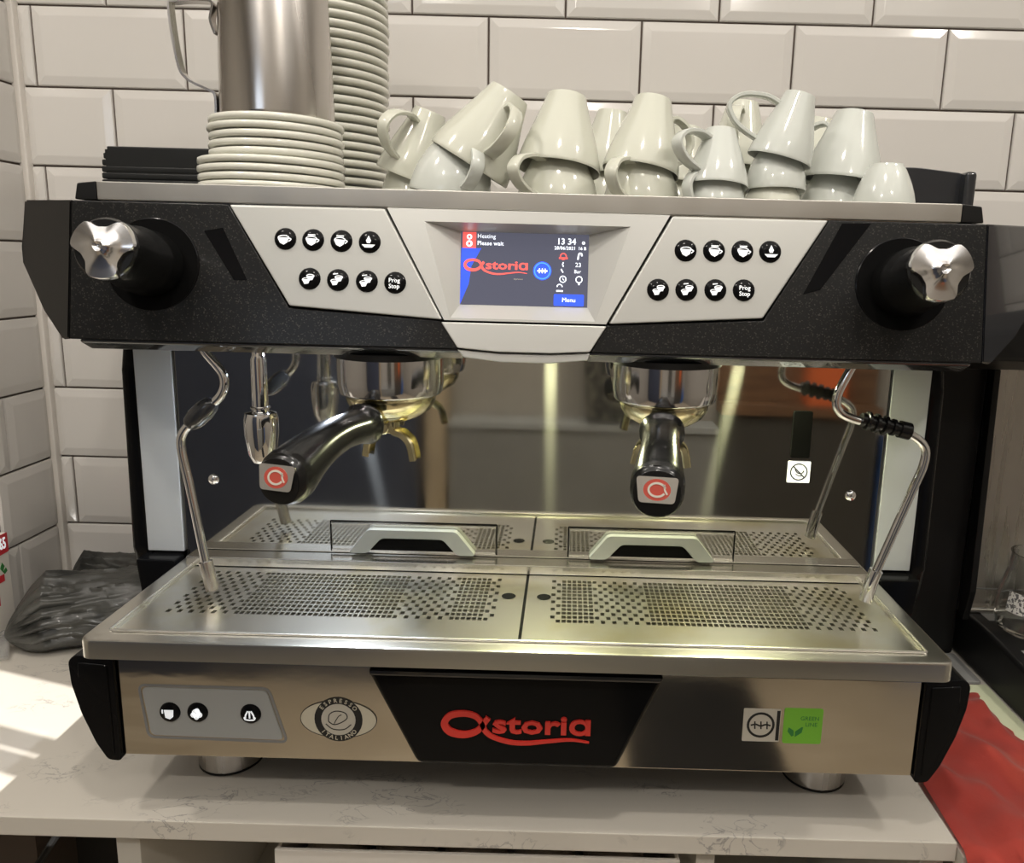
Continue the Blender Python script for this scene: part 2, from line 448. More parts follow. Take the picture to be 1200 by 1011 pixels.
# rest of the room (seen in the polished steel)
struct('wall_right', box(1.7, 1.8, -2.0, DW+.1, -.92, 1.55), 'roomwall')
wl = B(); add_box(wl, -1.72, -1.62, -2.0, .6, -.92, 1.55); add_box(wl, -1.7, XL-.14, .45, .55, -.92, 1.55)
struct('wall_far_left', wl, 'roomwall')
struct('floor', box(-1.7, 1.8, -2.1, .6, -.95, -.90), 'woodfloor')
struct('ceiling', box(-1.7, 1.8, -2.1, .6, 1.47, 1.55), 'ceil')
# front wall with the window the sun comes through
ZR = .5
WY = -2.0
def zsun(y): return (y-WY)*ZR
wx0, wx1 = -1.1, -.505
wf = B()
zt_, zb_ = zsun(.30), zsun(-.16)
add_box(wf, -1.7, wx0, WY-.02, WY, -.92, 1.55); add_box(wf, wx1, 1.8, WY-.02, WY, -.92, 1.55)
add_box(wf, wx0, wx1, WY-.02, WY, -.92, zb_); add_box(wf, wx0, wx1, WY-.02, WY, zt_, 1.55)
wallf = struct('wall_front', wf, 'roomwall')
def wbar(ya, yb):
    """thin slat of the skewed blind: its shadow on the worktop crosses x=-.503 between ya and yb"""
    f = lambda x, y: zsun(y)-.145*(x+.503)
    return prism([(wx0, f(wx0, ya)), (wx1, f(wx1, ya)), (wx1, f(wx1, yb)), (wx0, f(wx0, yb))], WY-.014, WY-.006)
win = struct('window_1', wbar(.098, .117), 'cabwhite')
obj('window_slat', wbar(.064, .086), 'cabwhite', win)
obj('window_slat', wbar(-.06, -.04), 'cabwhite', win)
obj('window_slat', wbar(.212, .34), 'cabwhite', win)  # wide filler added to shape the far edge of the sun patch
# skirting and things opposite, mirrored by the machine
tag(obj('tall_fridge', box(-1.55, -.50, -1.98, -1.75, -.9, .70, .008), 'navy', origin=(-1.0, -1.85, -.9)), 'slate blue tall fridge against the wall behind the photographer', 'fridge')
tag(obj('wooden_post', box(-.485, -.41, -1.98, -1.85, -.9, 1.47, .003), 'postwood', origin=(-.45, -1.9, -.9)), 'pale wooden post beside the tall fridge', 'post')
cab = obj('low_cabinet', box(-.40, .60, -1.98, -1.86, -.9, -.09, .004), 'greycab', origin=(.1, -1.85, -.9))
tag(cab, 'grey low cabinet opposite the coffee machine', 'cabinet')
obj('cabinet_top', box(-.402, .60, -1.985, -1.85, -.09, -.065, .003), 'greyplastic', cab)
bc = obj('wooden_dresser', box(.62, 1.2, -1.98, -1.90, -.9, -.02, .004), 'dresser', origin=(.9, -1.85, -.9))
tag(bc, 'dark dresser with a brown wooden top behind the photographer', 'cabinet')
obj('dresser_top', box(.61, 1.21, -1.99, -1.88, -.02, .02, .003), 'brownwood', bc)
obj('dresser_back', box(.61, 1.21, -1.99, -1.96, .02, .55, .003), 'brownwood', bc)
tag(obj('orange_box', box(.93, 1.07, -1.955, -1.89, .021, .19, .003), 'orange', origin=(1, -1.87, .02)), 'orange cardboard box on the brown dresser', 'box')
tag(obj('blue_crate', box(1.24, 1.42, -1.98, -1.88, -.9, -.10, .004), 'blue', origin=(1.3, -1.85, -.9)), 'tall blue crate beside the dresser', 'crate')
tag(obj('reflection_dark_slab', box(.24, .70, -1.84, -1.1, -.8995, -.892, .003), 'slabdark', origin=(.45, -1.5, -.9)), 'dark floor slab added to darken the reflection in the front steel', 'mat')  # unseen slab added so the front steel mirrors a dark area
coat = B()  # dark folds added where the steel would mirror the photographer
for k in range(7):
    x = .13+k*.03; tube([(x, -1.93, .62), (x-.012, -1.90, .3), (x+.006, -1.88, -.05)], .026, 10, 5, coat)
tag(obj('photographer_stand_in', coat, 'coat', origin=(.22, -1.9, 0)), 'dark patterned folds added in place of the photographer mirrored in the steel', 'stand-in')

# ceiling lamps (fixtures round the lamps)
for x, y in SPOTS:
    l = thing('ceiling_spotlight', (x, y, 1.47), 'round recessed ceiling spotlight', 'lamp', 'recessed ceiling spotlights')
    obj('trim_ring', lathe([(.050, 0), (.062, 0), (.060, -.008), (.050, -.008), (.050, 0)], 24, (x, y, 1.47)), 'chrome', l)

# countertops
ct = B(); add_box(ct, XL+.0, .410, -.004, DW+.004, -.020, 0, .0015); add_box(ct, -1.2, XL+.0, -.004, .45, -.020, 0, .0015)
worktop = obj('worktop', ct, 'quartz', origin=(0, 0, 0)); tag(worktop, 'white veined quartz worktop carrying the coffee machine', 'worktop')
worktop_r = obj('worktop', box(.4106, 1.68, -.014, DW+.004, -.026, -.006, .0015), 'quartz', origin=(.9, .1, 0))
tag(worktop_r, 'white worktop to the right, under the red cloth', 'worktop')

# under-counter carcass
cabu = thing('base_cabinet', (-.1, .2, -.90), 'white open base cabinet under the worktop', 'cabinet')
obj('side_panel', box(-.385, -.362, .012, .43, -.90, -.021, .001), 'cabwhite', cabu)
obj('side_panel', box(.385, .408, .012, .43, -.90, -.021, .001), 'cabwhite', cabu)
obj('rail', box(-.361, .384, .025, .045, -.028, -.021, .001), 'cabwhite', cabu)
obj('back_panel', box(-.361, .384, .41, .425, -.90, -.021), 'cabwhite', cabu)
obj('shelf', box(-.361, .384, .05, .41, -.30, -.28), 'cabwhite', cabu)
obj('partition', box(.172, .19, .014, .40, -.28, -.030, .001), 'cabwhite', cabu)
trayw = obj('storage_tub', B(), 'paper')
bpy.data.objects.remove(trayw)
tb = B()
add_box(tb, -.23, .155, .004, .008, -.12, -.034, .001); add_box(tb, -.23, -.226, .008, .18, -.12, -.036, .001); add_box(tb, .151, .155, .008, .18, -.12, -.036, .001); add_box(tb, -.226, .151, .008, .18, -.12, -.116)
tub = obj('storage_tub', tb, 'paper', origin=(-.04, .1, -.12)); tag(tub, 'white shallow drawer tub under the worktop edge', 'tub')
for i in range(5):
    x = -.186+i*.0705
    t = B(); lathe([(0, -.07), (.028, -.07), (.031, -.06), (.031, .06), (.028, .07), (0, .07)], 18, (x, .095, -.080), Matrix.Rotation(PI/2, 4, 'X'), t)
    for v in t.verts: v.co += noise.noise_vector(v.co*60)*.004
    o = obj('rolled_towel', t, 'towel', origin=(x, .09, -.1)); tag(o, 'beige rolled terry towel, %s in the white tub under the worktop' % ('leftmost', 'second from left', 'middle one', 'second from right', 'rightmost')[i], 'towel', 'rolled towels in the tub')
cbl = B()
tube([(-.60, .10, -.25), (-.52, .13, -.12), (-.47, .12, -.05), (-.43, .2, -.03)], .004, 8, 6, cbl)
tag(obj('power_cable', cbl, 'blackmatte', origin=(-.5, .12, -.2)), 'black power cable hanging in the dark gap under the worktop', 'cable')
struct('void_shade_sheet', box(-1.2, -.386, .42, .44, -.90, -.021), 'dark')  # dark sheet painted as the shade of the open space under the worktop

# ------------------------------------------------------------------ ESPRESSO MACHINE
mc = thing('espresso_machine', (0, .2, 0), 'two-group silver and black espresso machine with a steel drip tray, on the white worktop', 'coffee machine')
def part(name, bm, mat, parent=None, **k): return obj(name, bm, mat, parent or mc, **k)

# body behind the backsplash, side shells
part('rear_body', box(-.362, .362, .142, .425, .163, .556, .004), 'steel')
part('base_body', box(-.360, .360, .012, .425, .066, .163, .002), 'blackmatte')
for s in (-1, 1):
    sh = B()
    poly = [(.150, .165), (.42, .165), (.425, .40), (.40, .44), (.155, .44), (.145, .40), (.140, .209)]
    b = B(); prism(poly, .404, .424, .006, 3, axis='x', bm=b)
    if s < 0: bmesh.ops.scale(b, verts=b.verts[:], vec=(-1, 1, 1))
    part('side_shell', b, 'blackgloss')
    # lower black shoulder under the grey column
    b = B(); prism([(.366, .166), (.404, .166), (.408, .206), (.366, .206)], .118, .40, .003, 2, bm=b)
    if s < 0: bmesh.ops.scale(b, verts=b.verts[:], vec=(-1, 1, 1))
    part('shell_shoulder', b, 'blackgloss')
    b = B(); add_box(b, *sorted((s*.3645, s*.4035)), .1355, .30, .2085, .436, .0015)
    part('side_column', b, 'colgrey')

# backsplash
bs = part('backsplash', box(-.3615, .3615, .1355, .1405, .200, .434, .0006), 'mirror')
for x, z in ((-.329, .289), (.333, .290)):
    b = B(); lathe([(0, 0), (.0052, 0), (.0055, .001), (.004, .0025), (.0015, .003), (.0012, .0015), (0, .0015)], 16, (x, .1356, z), Matrix.Rotation(PI/2, 4, 'X'), b)
    part('screw', b, 'chrome', bs)
part('inspection_slot', prism(rrect(.267, .2865, .329, .378, .002), .1335, .1356, .0004), 'blackhole', bs)
b = B(); mp = flat_map(.1354); slab(b, rrect(.2655, .289, .3025, .3255, .001), mp, .0004)
nt = part('warning_label', b, 'white', bs)
b = B(); ring(b, .2772, .314, .0085, .0012, mp, .0002, w0=.0004)
stroke(b, [(.2712, .3198), (.2832, .3082)], .0012, mp, .0002, n=1, w0=.0005)
stroke(b, [(.273, .3165), (.276, .313), (.280, .3125), (.2825, .3155)], .0011, mp, .0002, n=4, w0=.00045)
stroke(b, [(.274, .312), (.2775, .3098), (.281, .3105)], .0009, mp, .0002, n=4, w0=.00045)
part('warning_print', b, 'blackprint', bs)
# fold-down cup supports
for x0 in (-.2085, .0415):
    x1 = x0+.1745
    b = B(); mp = flat_map(.1354)
    for q in ([(x0, .2145), (x0, .2475)], [(x1, .2145), (x1, .2475)], [(x0, .2475), (x1, .2475)]):
        stroke(b, q, .0014, mp, .0003, n=1)
    cs = part('cup_support', b, 'blackhole')
    b = B(); add_box(b, x0+.001, x1-.001, .1338, .1354, .2155, .2465, .0008); part('support_plate', b, 'mirror', cs)
    b = B(); add_box(b, x0+.001, x1-.001, .1325, .1338, .2155, .2175, .0004); add_box(b, x0+.001, x1-.001, .1325, .1338, .2445, .2465, .0004); part('support_rim', b, 'steel', cs)
    c = (x0+x1)/2
    arch = [(c-.0665, .2165), (c-.046, .2425), (c+.046, .2425), (c+.0665, .2165), (c+.047, .2165), (c+.032, .2335), (c-.032, .2335), (c-.047, .2165)]
    part('support_handle', prism(rpoly(arch, .004), .1245, .1336, .0012), 'handlegrey', cs)
    part('handle_recess', prism([(c-.046, .2175), (c-.032, .2330), (c+.032, .2330), (c+.046, .2175)], .1328, .1337), 'blackhole', cs)

# drip tray
dt = B()
outer = rrect(-.3635, .3635, -.047, .150, .010, 5)
# rim: outer rounded rectangle with a rectangular opening, built as ring of quads
def tray_frame():
    b = B(); n = len(outer)
    inn = []
    ix0, ix1, iy0, iy1 = -.3455, .3455, -.0305, .134
    for x, y in outer:
        inn.append((min(max(x*1.5, ix0), ix1), iy1 if y > .06 else (iy0 if y < -.02 else y)))
    def rg(pts, z, dx=0): return [b.verts.new((x+dx*(1 if x < 0 else -1), y+(dx if y < 0 else -dx), z)) for x, y in pts]
    R = [rg(outer, .1865, .0), rg(outer, .2005), rg(outer, .2025, .0007), rg(outer, .2033, .0025), rg(inn, .2035), rg(inn, .2050, .0006), rg(inn, .2050, .0022), rg(inn, .2015, .0030)]
    for A, C in zip(R, R[1:]):
        for i in range(n):
            j = (i+1) % n
            try: b.faces.new((A[i], A[j], C[j], C[i]))
            except ValueError: pass
    bmesh.ops.remove_doubles(b, verts=b.verts[:], dist=1e-5)
    return b
tray = part('drip_tray', tray_frame(), 'steeltray')
bd = B(); add_box(bd, -.3470, -.3445, -.030, .112, .2035, .2058, .0009); part('rim_bead', bd, 'satin', tray)
bd = B(); add_box(bd, .3445, .3470, -.030, .112, .2035, .2058, .0009); part('rim_bead', bd, 'satin', tray)
bd = B(); add_box(bd, -.3440, .3440, -.0318, -.0296, .2035, .2056, .0009); part('rim_bead', bd, 'satin', tray)
part('tray_basin', box(-.3425, .3425, -.0275, .132, .186, .1905), 'basin', tray)
def grid_plate(x0, x1, mirror):
    b = B()
    y0, y1, zt, zb = -.0275, .1125, .2025, .2005
    px, py, nx, ny = .0051, .0079, 58, 12
    gx0 = (x0+x1)/2-nx*px/2+(-.001 if not mirror else .001); gy0 = .008
    xs = [x0, gx0]; ys = [y0, gy0]
    hx, hy = .0038, .0058
    cells = {}
    for i in range(nx):
        xs += [gx0+i*px+(px-hx)/2, gx0+i*px+(px+hx)/2]
    for j in range(ny):
        ys += [gy0+j*py+(py-hy)/2, gy0+j*py+(py+hy)/2]
    xs.append(gx0+nx*px); xs.append(x1); ys.append(gy0+ny*py); ys.append(y1)
    def hole(i, j):
        k = i if not mirror else nx-1-i       # k counts from the outer end
        if k < 12: return (k+j) % 2 == 0
        if 40 <= k < 50: return (k+j) % 2 == 0
        if k >= 56: return (k+j) % 2 == 0
        return True
    V = {}
    def vt(a, c, z):
        key = (a, c, z)
        if key not in V: V[key] = b.verts.new((xs[a], ys[c], zt if z else zb))
        return V[key]
    NX, NY = len(xs)-1, len(ys)-1
    isH = lambda a, c: a >= 2 and c >= 2 and a % 2 == 0 and c % 2 == 0 and (a-2)//2 < nx and (c-2)//2 < ny and hole((a-2)//2, (c-2)//2)
    for a in range(NX):
        for c in range(NY):
            if isH(a, c):
                for (p, q), (r, s) in (((a, c), (a+1, c)), ((a+1, c), (a+1, c+1)), ((a+1, c+1), (a, c+1)), ((a, c+1), (a, c))):
                    b.faces.new((vt(p, q, 1), vt(r, s, 1), vt(r, s, 0), vt(p, q, 0)))
            else: b.faces.new((vt(a, c, 1), vt(a+1, c, 1), vt(a+1, c+1, 1), vt(a, c+1, 1)))
    return b
for x0, x1, mir in ((-.3425, -.0004, False), (.0024, .3425, True)):
    g = part('tray_grid', grid_plate(x0, x1, mir), 'gridsteel', tray, smooth=0)
for cx in (-.0150, .0190):
    b = B(); lathe([(0, 0), (.0062, 0), (.0068, .0004), (.0062, .0005), (0, .0005)], 20, (cx, .061, .2024), None, b)
    part('finger_hole', b, 'blackhole', tray)
part('grid_joint', box(-.0006, .0026, -.0275, .1125, .198, .2015), 'blackhole', tray)
lb = B(); add_box(lb, -.352, .352, .1130, .1340, .2030, .2125, .0011, 2)
part('rear_ledge', lb, 'steel', tray)

# base front
part('front_panel', box(-.3605, .3605, -.0015, .004, .0665, .1610, .0012), 'polish')
part('front_panel_lip', box(-.360, .360, -.002, .012, .1610, .1630, .0006), 'satin')
part('tray_gap', box(-.356, .356, .000, .012, .1632, .1860), 'blackhole')
capf = [(.3612, .1635), (.396, .1660), (.4015, .160), (.4005, .138), (.394, .110), (.383, .080), (.3735, .0635), (.3612, .0625)]
for s in (-1, 1):
    b = B(); prism(rpoly(capf, .003, 2), -.006, .40, .0018, 2, bm=b)
    if s < 0: bmesh.ops.scale(b, verts=b.verts[:], vec=(-1, 1, 1))
    e = part('end_cap', b, 'blackgloss')
    b = B(); prism([(.3665, .158), (.392, .1600), (.3935, .138), (.3865, .108), (.377, .083), (.3665, .070)], -.0075, -.0055, .0008, 1, bm=b)
    if s < 0: bmesh.ops.scale(b, verts=b.verts[:], vec=(-1, 1, 1))
    part('cap_face', b, 'blackgloss', e)
for x in (-.3055, .3045):
    f = part('foot', lathe([(0, .066), (.0325, .066), (.0325, .0035), (.0315, .0022), (0, .0022)], 40, (x, .092, 0)), 'jugsteel')
    part('rubber_pad', lathe([(0, .0022), (.0320, .0022), (.0322, .0002), (0, .0002)], 40, (x, .092, 0)), 'blackmatte', f)
for x in (-.30, .30):
    part('foot', lathe([(0, .066), (.030, .066), (.030, .0002), (0, .0002)], 28, (x, .37, 0)), 'blackmatte')
# switch panel
mp = flat_map(-.0015)
sw = part('switch_panel', prism(rpoly([(-.3395, .1345), (-.227, .1345), (-.2135, .086), (-.334, .0875)], .005), -.0028, -.0010, .0006), 'greyplastic')
b = B(); stroke(b, rpoly([(-.3425, .1365), (-.2255, .1365), (-.2105, .0835), (-.337, .085)], .006)+[rpoly([(-.3425, .1365), (-.2255, .1365), (-.2105, .0835), (-.337, .085)], .006)[0]], .0022, mp, .0004, n=1)
part('panel_recess', b, 'greyprint', sw)
for i, (x, z) in enumerate(((-.315, .1115), (-.290, .112), (-.242, .112))):
    b = B(); lathe([(0, .003), (.006, .0028), (.0088, .0016), (.0095, 0)], 24, (x, -.0028, z), Matrix.Rotation(PI/2, 4, 'X'), b)
    bt = part('push_button', b, 'blackgloss', sw)
    b = B(); mq = flat_map(-.0052)
    if i == 0:
        slab(b, [(x-.004, z+.0035), (x+.0045, z+.0035), (x+.004, z-.003), (x+.001, z-.0055), (x-.003, z-.004)], mq, .0008)
        stroke(b, [(x-.0055, z+.0035), (x-.0055, z)], .0012, mq, .0008, n=1)
    elif i == 1:
        for dx, dz, r in ((0, .001, .0038), (-.0028, -.0012, .0024), (.0028, -.001, .0026), (0, -.0035, .0022), (.001, .0035, .002)): disc(b, x+dx, z+dz, r, mq, .0008)
    else:
        for dx in (-.0035, 0, .0035): stroke(b, [(x+dx*.4, z+.004), (x+dx, z), (x+dx*1.1, z-.003)], .0014, mq, .0008, n=4)
        stroke(b, [(x-.005, z-.002), (x-.0035, z-.0045), (x+.0035, z-.0045), (x+.005, z-.002)], .0012, mq, .0008, n=4)
    part('button_symbol', b, 'white', sw)
# oval quality label
b = B(); disc(b, -.163, .108, .0345, mp, .0004, 36, rz=.0185)
lab = part('oval_label', b, 'cream')
b = B(); ring(b, -.163, .108, .0345, .0006, mp, .0002, 40, rz=.0185, w0=.0004); disc(b, -.163, .108, .0218, mp, .0003, 32, w0=.0004); part('label_ring', b, 'blackprint', lab)
b = B(); disc(b, -.163, .108, .0155, mp, .0003, 30, w0=.0007); part('label_centre', b, 'stick', lab)
b = B()
def arc_text(b, s, cx, cz, r, a_mid, step, size, mp, w0, flip=False):
    n = len(s)
    for i, ch in enumerate(s):
        a = a_mid-(i-(n-1)/2)*step*(1 if not flip else -1)
        ar = math.radians(a)
        text(b, ch, size, cx+r*math.cos(ar), cz+r*math.sin(ar), mp, .0002, w0, rot=ar-PI/2 if not flip else ar+PI/2, bold=.01)
arc_text(b, 'ESPRESSO', -.163, .108, .0186, 90, 15, .0056, mp, .0007)
arc_text(b, 'ITALIANO', -.163, .108, .0186, 270, 14, .0056, mp, .0007, True)
part('label_lettering', b, 'cream', lab)
b = B(); stroke(b, [(-.172, .106), (-.171, .113), (-.165, .1165), (-.157, .115), (-.155, .110), (-.160, .1055), (-.167, .103), (-.172, .106)], .0009, mp, .0002, n=4, w0=.001)
stroke(b, [(-.167, .104), (-.163, .111), (-.160, .113)], .0008, mp, .0002, n=4, w0=.001)
stroke(b, [(-.1745, .1035), (-.168, .0985), (-.158, .0985), (-.1515, .1035)], .0009, mp, .0002, n=5, w0=.001)
part('cup_drawing', b, 'blackprint', lab)
# stickers right
b = B(); slab(b, rrect(.2030, .2365, .0975, .1300, .001), mp, .0003); st1 = part('drop_sticker', b, 'stick')
b = B(); ring(b, .2190, .1140, .0115, .0022, mp, .0002, w0=.0003)
stroke(b, [(.2345, .099), (.2345, .1285)], .0030, mp, .0002, n=1, w0=.0003)
stroke(b, [(.210, .1135), (.2145, .1145), (.219, .113), (.2235, .1145), (.228, .1135)], .0015, mp, .0002, n=4, w0=.0003)
for x in (.2135, .219, .2245): stroke(b, [(x, .1175), (x+.0005, .1100)], .0012, mp, .0002, n=1, w0=.00035)
part('sticker_print', b, 'blackprint', st1)
b = B(); slab(b, rrect(.2395, .2745, .0965, .1315, .002), mp, .0004); st2 = part('green_sticker', b, 'green')
b = B()
slab(b, [(.2475, .1035), (.2435, .1085), (.2445, .1125), (.249, .1095), (.2495, .1045)], mp, .0002, .0004)
slab(b, [(.2505, .1030), (.2505, .1085), (.256, .1130), (.2575, .1130), (.2565, .1075)], mp, .0002, .0004)
text(b, 'GREEN', .0055, .2628, .1215, mp, .0002, .0004); text(b, 'LINE', .0055, .2645, .1155, mp, .0002, .0004)
part('leaf_print', b, 'darkgreen', st2)
# centre name plate
np_ = part('name_plate', prism([(-.1335, .1655), (.1290, .1655), (.0890, .0745), (-.0895, .0745)], -.016, .0, .0055, 3), 'blackgloss')
b = B(); add_box(b, -.1305, .1260, -.0180, -.010, .1610, .1662, .0022); part('plate_lip', b, 'smoke', np_)
b = B(); logo(b, .0, .1145, .1335, flat_map(-.0160), .0022); part('name_lettering', b, 'red', np_, smooth=30)

# ---- upper body
wing = [(.3835, .5600), (.3815, .4490)]
part('upper_core', box(-.375, .375, .050, .42, .4375, .556, .003), 'blackmatte')
for s in (-1, 1):
    # front face of the black end
    b = B(); prism([(.2505, .5605), (.3815, .5605), (.3800, .4465), (.0545, .4465), (.0665, .4695), (.1975, .4770)], .0, .045, .0012, 2, yf=lean, bm=b)
    if s < 0: bmesh.ops.scale(b, verts=b.verts[:], vec=(-1, 1, 1))
    fe = part('front_fascia', b, 'speck')
    # slanted groove beside the keypad
    b = B(); mg = front_map(0)
    slab(b, [(s*x, z) for x, z in (((.2545, .5410), (.2700, .5380), (.2440, .4985), (.2330, .4985)) if s < 0 else ((.2610, .5580), (.2850, .5585), (.2440, .5030), (.2300, .4990)))], mg, .0006); part('slanted_insert', b, 'blackgloss', fe)
    # underside chamfer
    b = B(); prism([(.020, .4370), (.006, .4440), (.005, .4465), (.06, .4465), (.06, .4370)], .052, .372, .0015, 2, axis='x', bm=b)
    if s < 0: bmesh.ops.scale(b, verts=b.verts[:], vec=(-1, 1, 1))
    part('lower_edge', b, 'smoke')
    # wing: folded back panel
    b = B(); th = .012
    F = [(.3825, lean(.5605), .5605), (.3815, lean(.447), .4465), (.3960, .020, .4440), (.4380, .062, .4640), (.4800, .100, .5060), (.4810, .100, .5200), (.4725, .100, .5640)]
    a = [b.verts.new(p) for p in F]; c = [b.verts.new((p[0]-.004, p[1]+.03, p[2])) for p in F]
    b.faces.new(a); b.faces.new(c[::-1])
    for i in range(7):
        j = (i+1) % 7; b.faces.new((a[i], c[i], c[j], a[j]))
    bmesh.ops.recalc_face_normals(b, faces=b.faces[:])
    bmesh.ops.bevel(b, geom=b.edges[:], offset=.0015, segments=2, affect='EDGES')
    prism([(.112, .5630), (.41, .5630), (.41, .4700), (.11, .4700), (.105, .500)], .375, .4680, .004, 2, axis='x', bm=b)
    if s < 0: bmesh.ops.scale(b, verts=b.verts[:], vec=(-1, 1, 1))
    part('side_wing', b, 'blackmatte' if s < 0 else 'smoke')
    # recess and steam knob
    cx, cz = s*.312, .5090
    b = B(); R = Matrix.Rotation(PI/2-.15, 4, 'X')
    lathe([(.0378, -.001), (.0382, .0008), (.0390, .0004), (.0392, -.002)], 40, (cx, lean(cz)-.0005, cz), R, b)
    part('knob_bezel', b, 'blackgloss', fe)
    b = B(); lathe([(0, .0), (.0380, .0008)], 40, (cx, lean(cz)-.0006, cz), R, b); part('knob_recess', b, 'blackhole', fe)
    kn = B(); ax = Vector((s*-.004, -.080, .014))
    rot = ax.to_track_quat('Z', 'Y').to_matrix().to_4x4()
    lathe([(0, .002), (.027, .002), (.0275, .008), (.0262, .012), (.0262, .03), (.0235, .036), (.0235, .069), (.0215, .072), (0, .072)], 36, (cx, lean(cz)-.001, cz), rot, kn)
    knob = part('steam_knob', kn, 'blacksoft')
    b = B(); k = 72; rings = []
    def lobe(a):
        c3 = math.cos(3*(a+PI/2)); u = min(1.0, (c3+1)/1.35); return .0160+.0078*(u*u*(3-2*u))
    for sc_, zz in ((.92, .064), (1, .067), (1, .073), (.95, .0755), (.74, .0762), (.48, .0772), (.30, .0798), (.20, .0812), (.11, .0796), (.05, .0790)):
        bl = 0 if sc_ > .8 else (1-sc_)
        rr_ = [(lobe(2*PI*i/k)*(1-bl)+.018*bl)*sc_ for i in range(k)]
        rings.append([b.verts.new((rr_[i]*math.cos(2*PI*i/k), rr_[i]*math.sin(2*PI*i/k), zz)) for i in range(k)])
    for A, C in zip(rings, rings[1:]):
        for i in range(k): b.faces.new((A[i], A[(i+1) % k], C[(i+1) % k], C[i]))
    b.faces.new(rings[0]); b.faces.new(rings[-1][::-1])
    zr = Vector(ax).normalized(); xr = Vector((1, 0, 0)); xr = (xr-zr*xr.dot(zr)).normalized(); yr = zr.cross(xr)
    RM = Matrix((xr, yr, zr)).transposed().to_4x4()
    bb = B(); merge(bb, b, Matrix.Translation((cx, lean(cz)-.001, cz)) @ RM)
    part('knob_cap', bb, 'satinchrome', knob, label='three-lobed chrome cap', smooth=50)
    # keypad panel
    b = B(); prism([(.1195, .5600), (.2490, .5600), (.1965, .4785), (.0690, .4705)], -.003, .030, .0018, 2, yf=lean, bm=b)
    if s < 0: bmesh.ops.scale(b, verts=b.verts[:], vec=(-1, 1, 1))
    kp = part('keypad_panel', b, 'silver')
    top = [.201, .178, .1545, .131]; bot = [.180, .1565, .1325, .109]
    xs_t = [-x for x in top] if s < 0 else top[::-1]
    xs_b = [-x for x in bot] if s < 0 else bot[::-1]
    for row, (xs_, z0) in enumerate(((xs_t, .5325), (xs_b, .5003))):
        for i, x in enumerate(xs_):
            z = z0-(x-(xs_[0]+xs_[3])/2)*(.012 if row == 0 else .02)*(1 if s < 0 else -1)
            b = B(); lathe([(0, .0034), (.005, .0031), (.0082, .0018), (.0092, 0), (.0098, -.001)], 24, (x, lean(z)-.003, z), R, b)
            bt = part('dose_button', b, 'blackgloss', kp)
            b = B(); mq = front_map(-.0066)
            if row == 0 and i < 3:
                slab(b, [(x-.0048, z+.0005), (x-.0035, z+.0015), (x+.0040, z+.0012), (x+.0030, z-.0025), (x, z-.0045), (x-.0030, z-.0030)], mq, .0005)
                ring(b, x-.0002, z+.0012, .0044, .0007, mq, .0005, 16, rz=.0018)
                stroke(b, [(x+.004, z+.001), (x+.0060, z), (x+.004, z-.0018)], .0008, mq, .0005, n=4)
                if i: stroke(b, [(x-.003, z+.0042), (x+.003, z+.0042)], .0011, mq, .0005, n=1)
            elif row == 0:
                slab(b, [(x, z+.0055), (x+.0020, z+.0015), (x+.0012, z-.0006), (x-.0012, z-.0006), (x-.0020, z+.0015)], mq, .0005)
                slab(b, [(x-.0055, z-.0018), (x+.0055, z-.0018), (x+.0030, z-.0042), (x-.0030, z-.0042)], mq, .0005)
            elif i < 3:
                for dx, dz in ((-.0016, -.0014), (.0018, .0016)):
                    slab(b, [(x+dx-.0032, z+dz+.001), (x+dx+.0032, z+dz+.0014), (x+dx+.0018, z+dz-.0022), (x+dx-.0014, z+dz-.0026)], mq, .0005)
                    ring(b, x+dx, z+dz+.001, .0031, .0006, mq, .0005, 14, rz=.0013)
                if i: stroke(b, [(x-.003, z+.0050), (x+.001, z+.0056)], .0008, mq, .0005, n=1)
            else:
                text(b, 'Prog', .0050, x, z+.0022, mq, .0004, bold=.01); text(b, 'Stop', .0050, x, z-.0026, mq, .0004, bold=.01)
            part('button_symbol', b, 'white', kp)
# central bezel: frame with funnel to the screen
def yl(z, d=0): return lean(z)+d
bz = B()
O = [(-.1180, .5610), (.1180, .5610), (.0670, .4700), (-.0680, .4700)]
I1 = [(-.0860, .5505), (.0850, .5505), (.0575, .4725), (-.0625, .4725)]
I2 = [(-.0575, .5435), (.0510, .5435), (.0510, .4828), (-.0568, .4828)]
def rg(poly, d): return [bz.verts.new((x, yl(z, d), z)) for x, z in poly]
Rr = [rg(O, .03), rg(O, -.001), rg([(x*.994, z-.0006 if z > .5 else z+.0006) for x, z in O], -.003), rg(I1, -.003), rg(I2, .0115), rg(I2, .014)]
for A, C in zip(Rr, Rr[1:]):
    for i in range(4): bz.faces.new((A[i], A[(i+1) % 4], C[(i+1) % 4], C[i]))
bzo = part('screen_bezel', bz, 'silverlite', smooth=25)
ch = part('bezel_chin', prism([(-.0705, .4690), (.0675, .4690), (.0540, .4475), (.022, .4455), (-.022, .4455), (-.0560, .4480)], -.003, .030, .0012, 2, yf=lean), 'silverlite')
part('chin_lip', prism([(-.0570, .4465), (-.022, .4440), (.022, .4440), (.0545, .4462), (.0520, .4400), (.02, .4368), (-.02, .4368), (-.0510, .4400)], .000, .030, .0012, 2, yf=lean), 'silver', ch)
part('joint_line', box(-.0705, .0675, .0065, .03, .4685, .4705), 'blackhole', ch)
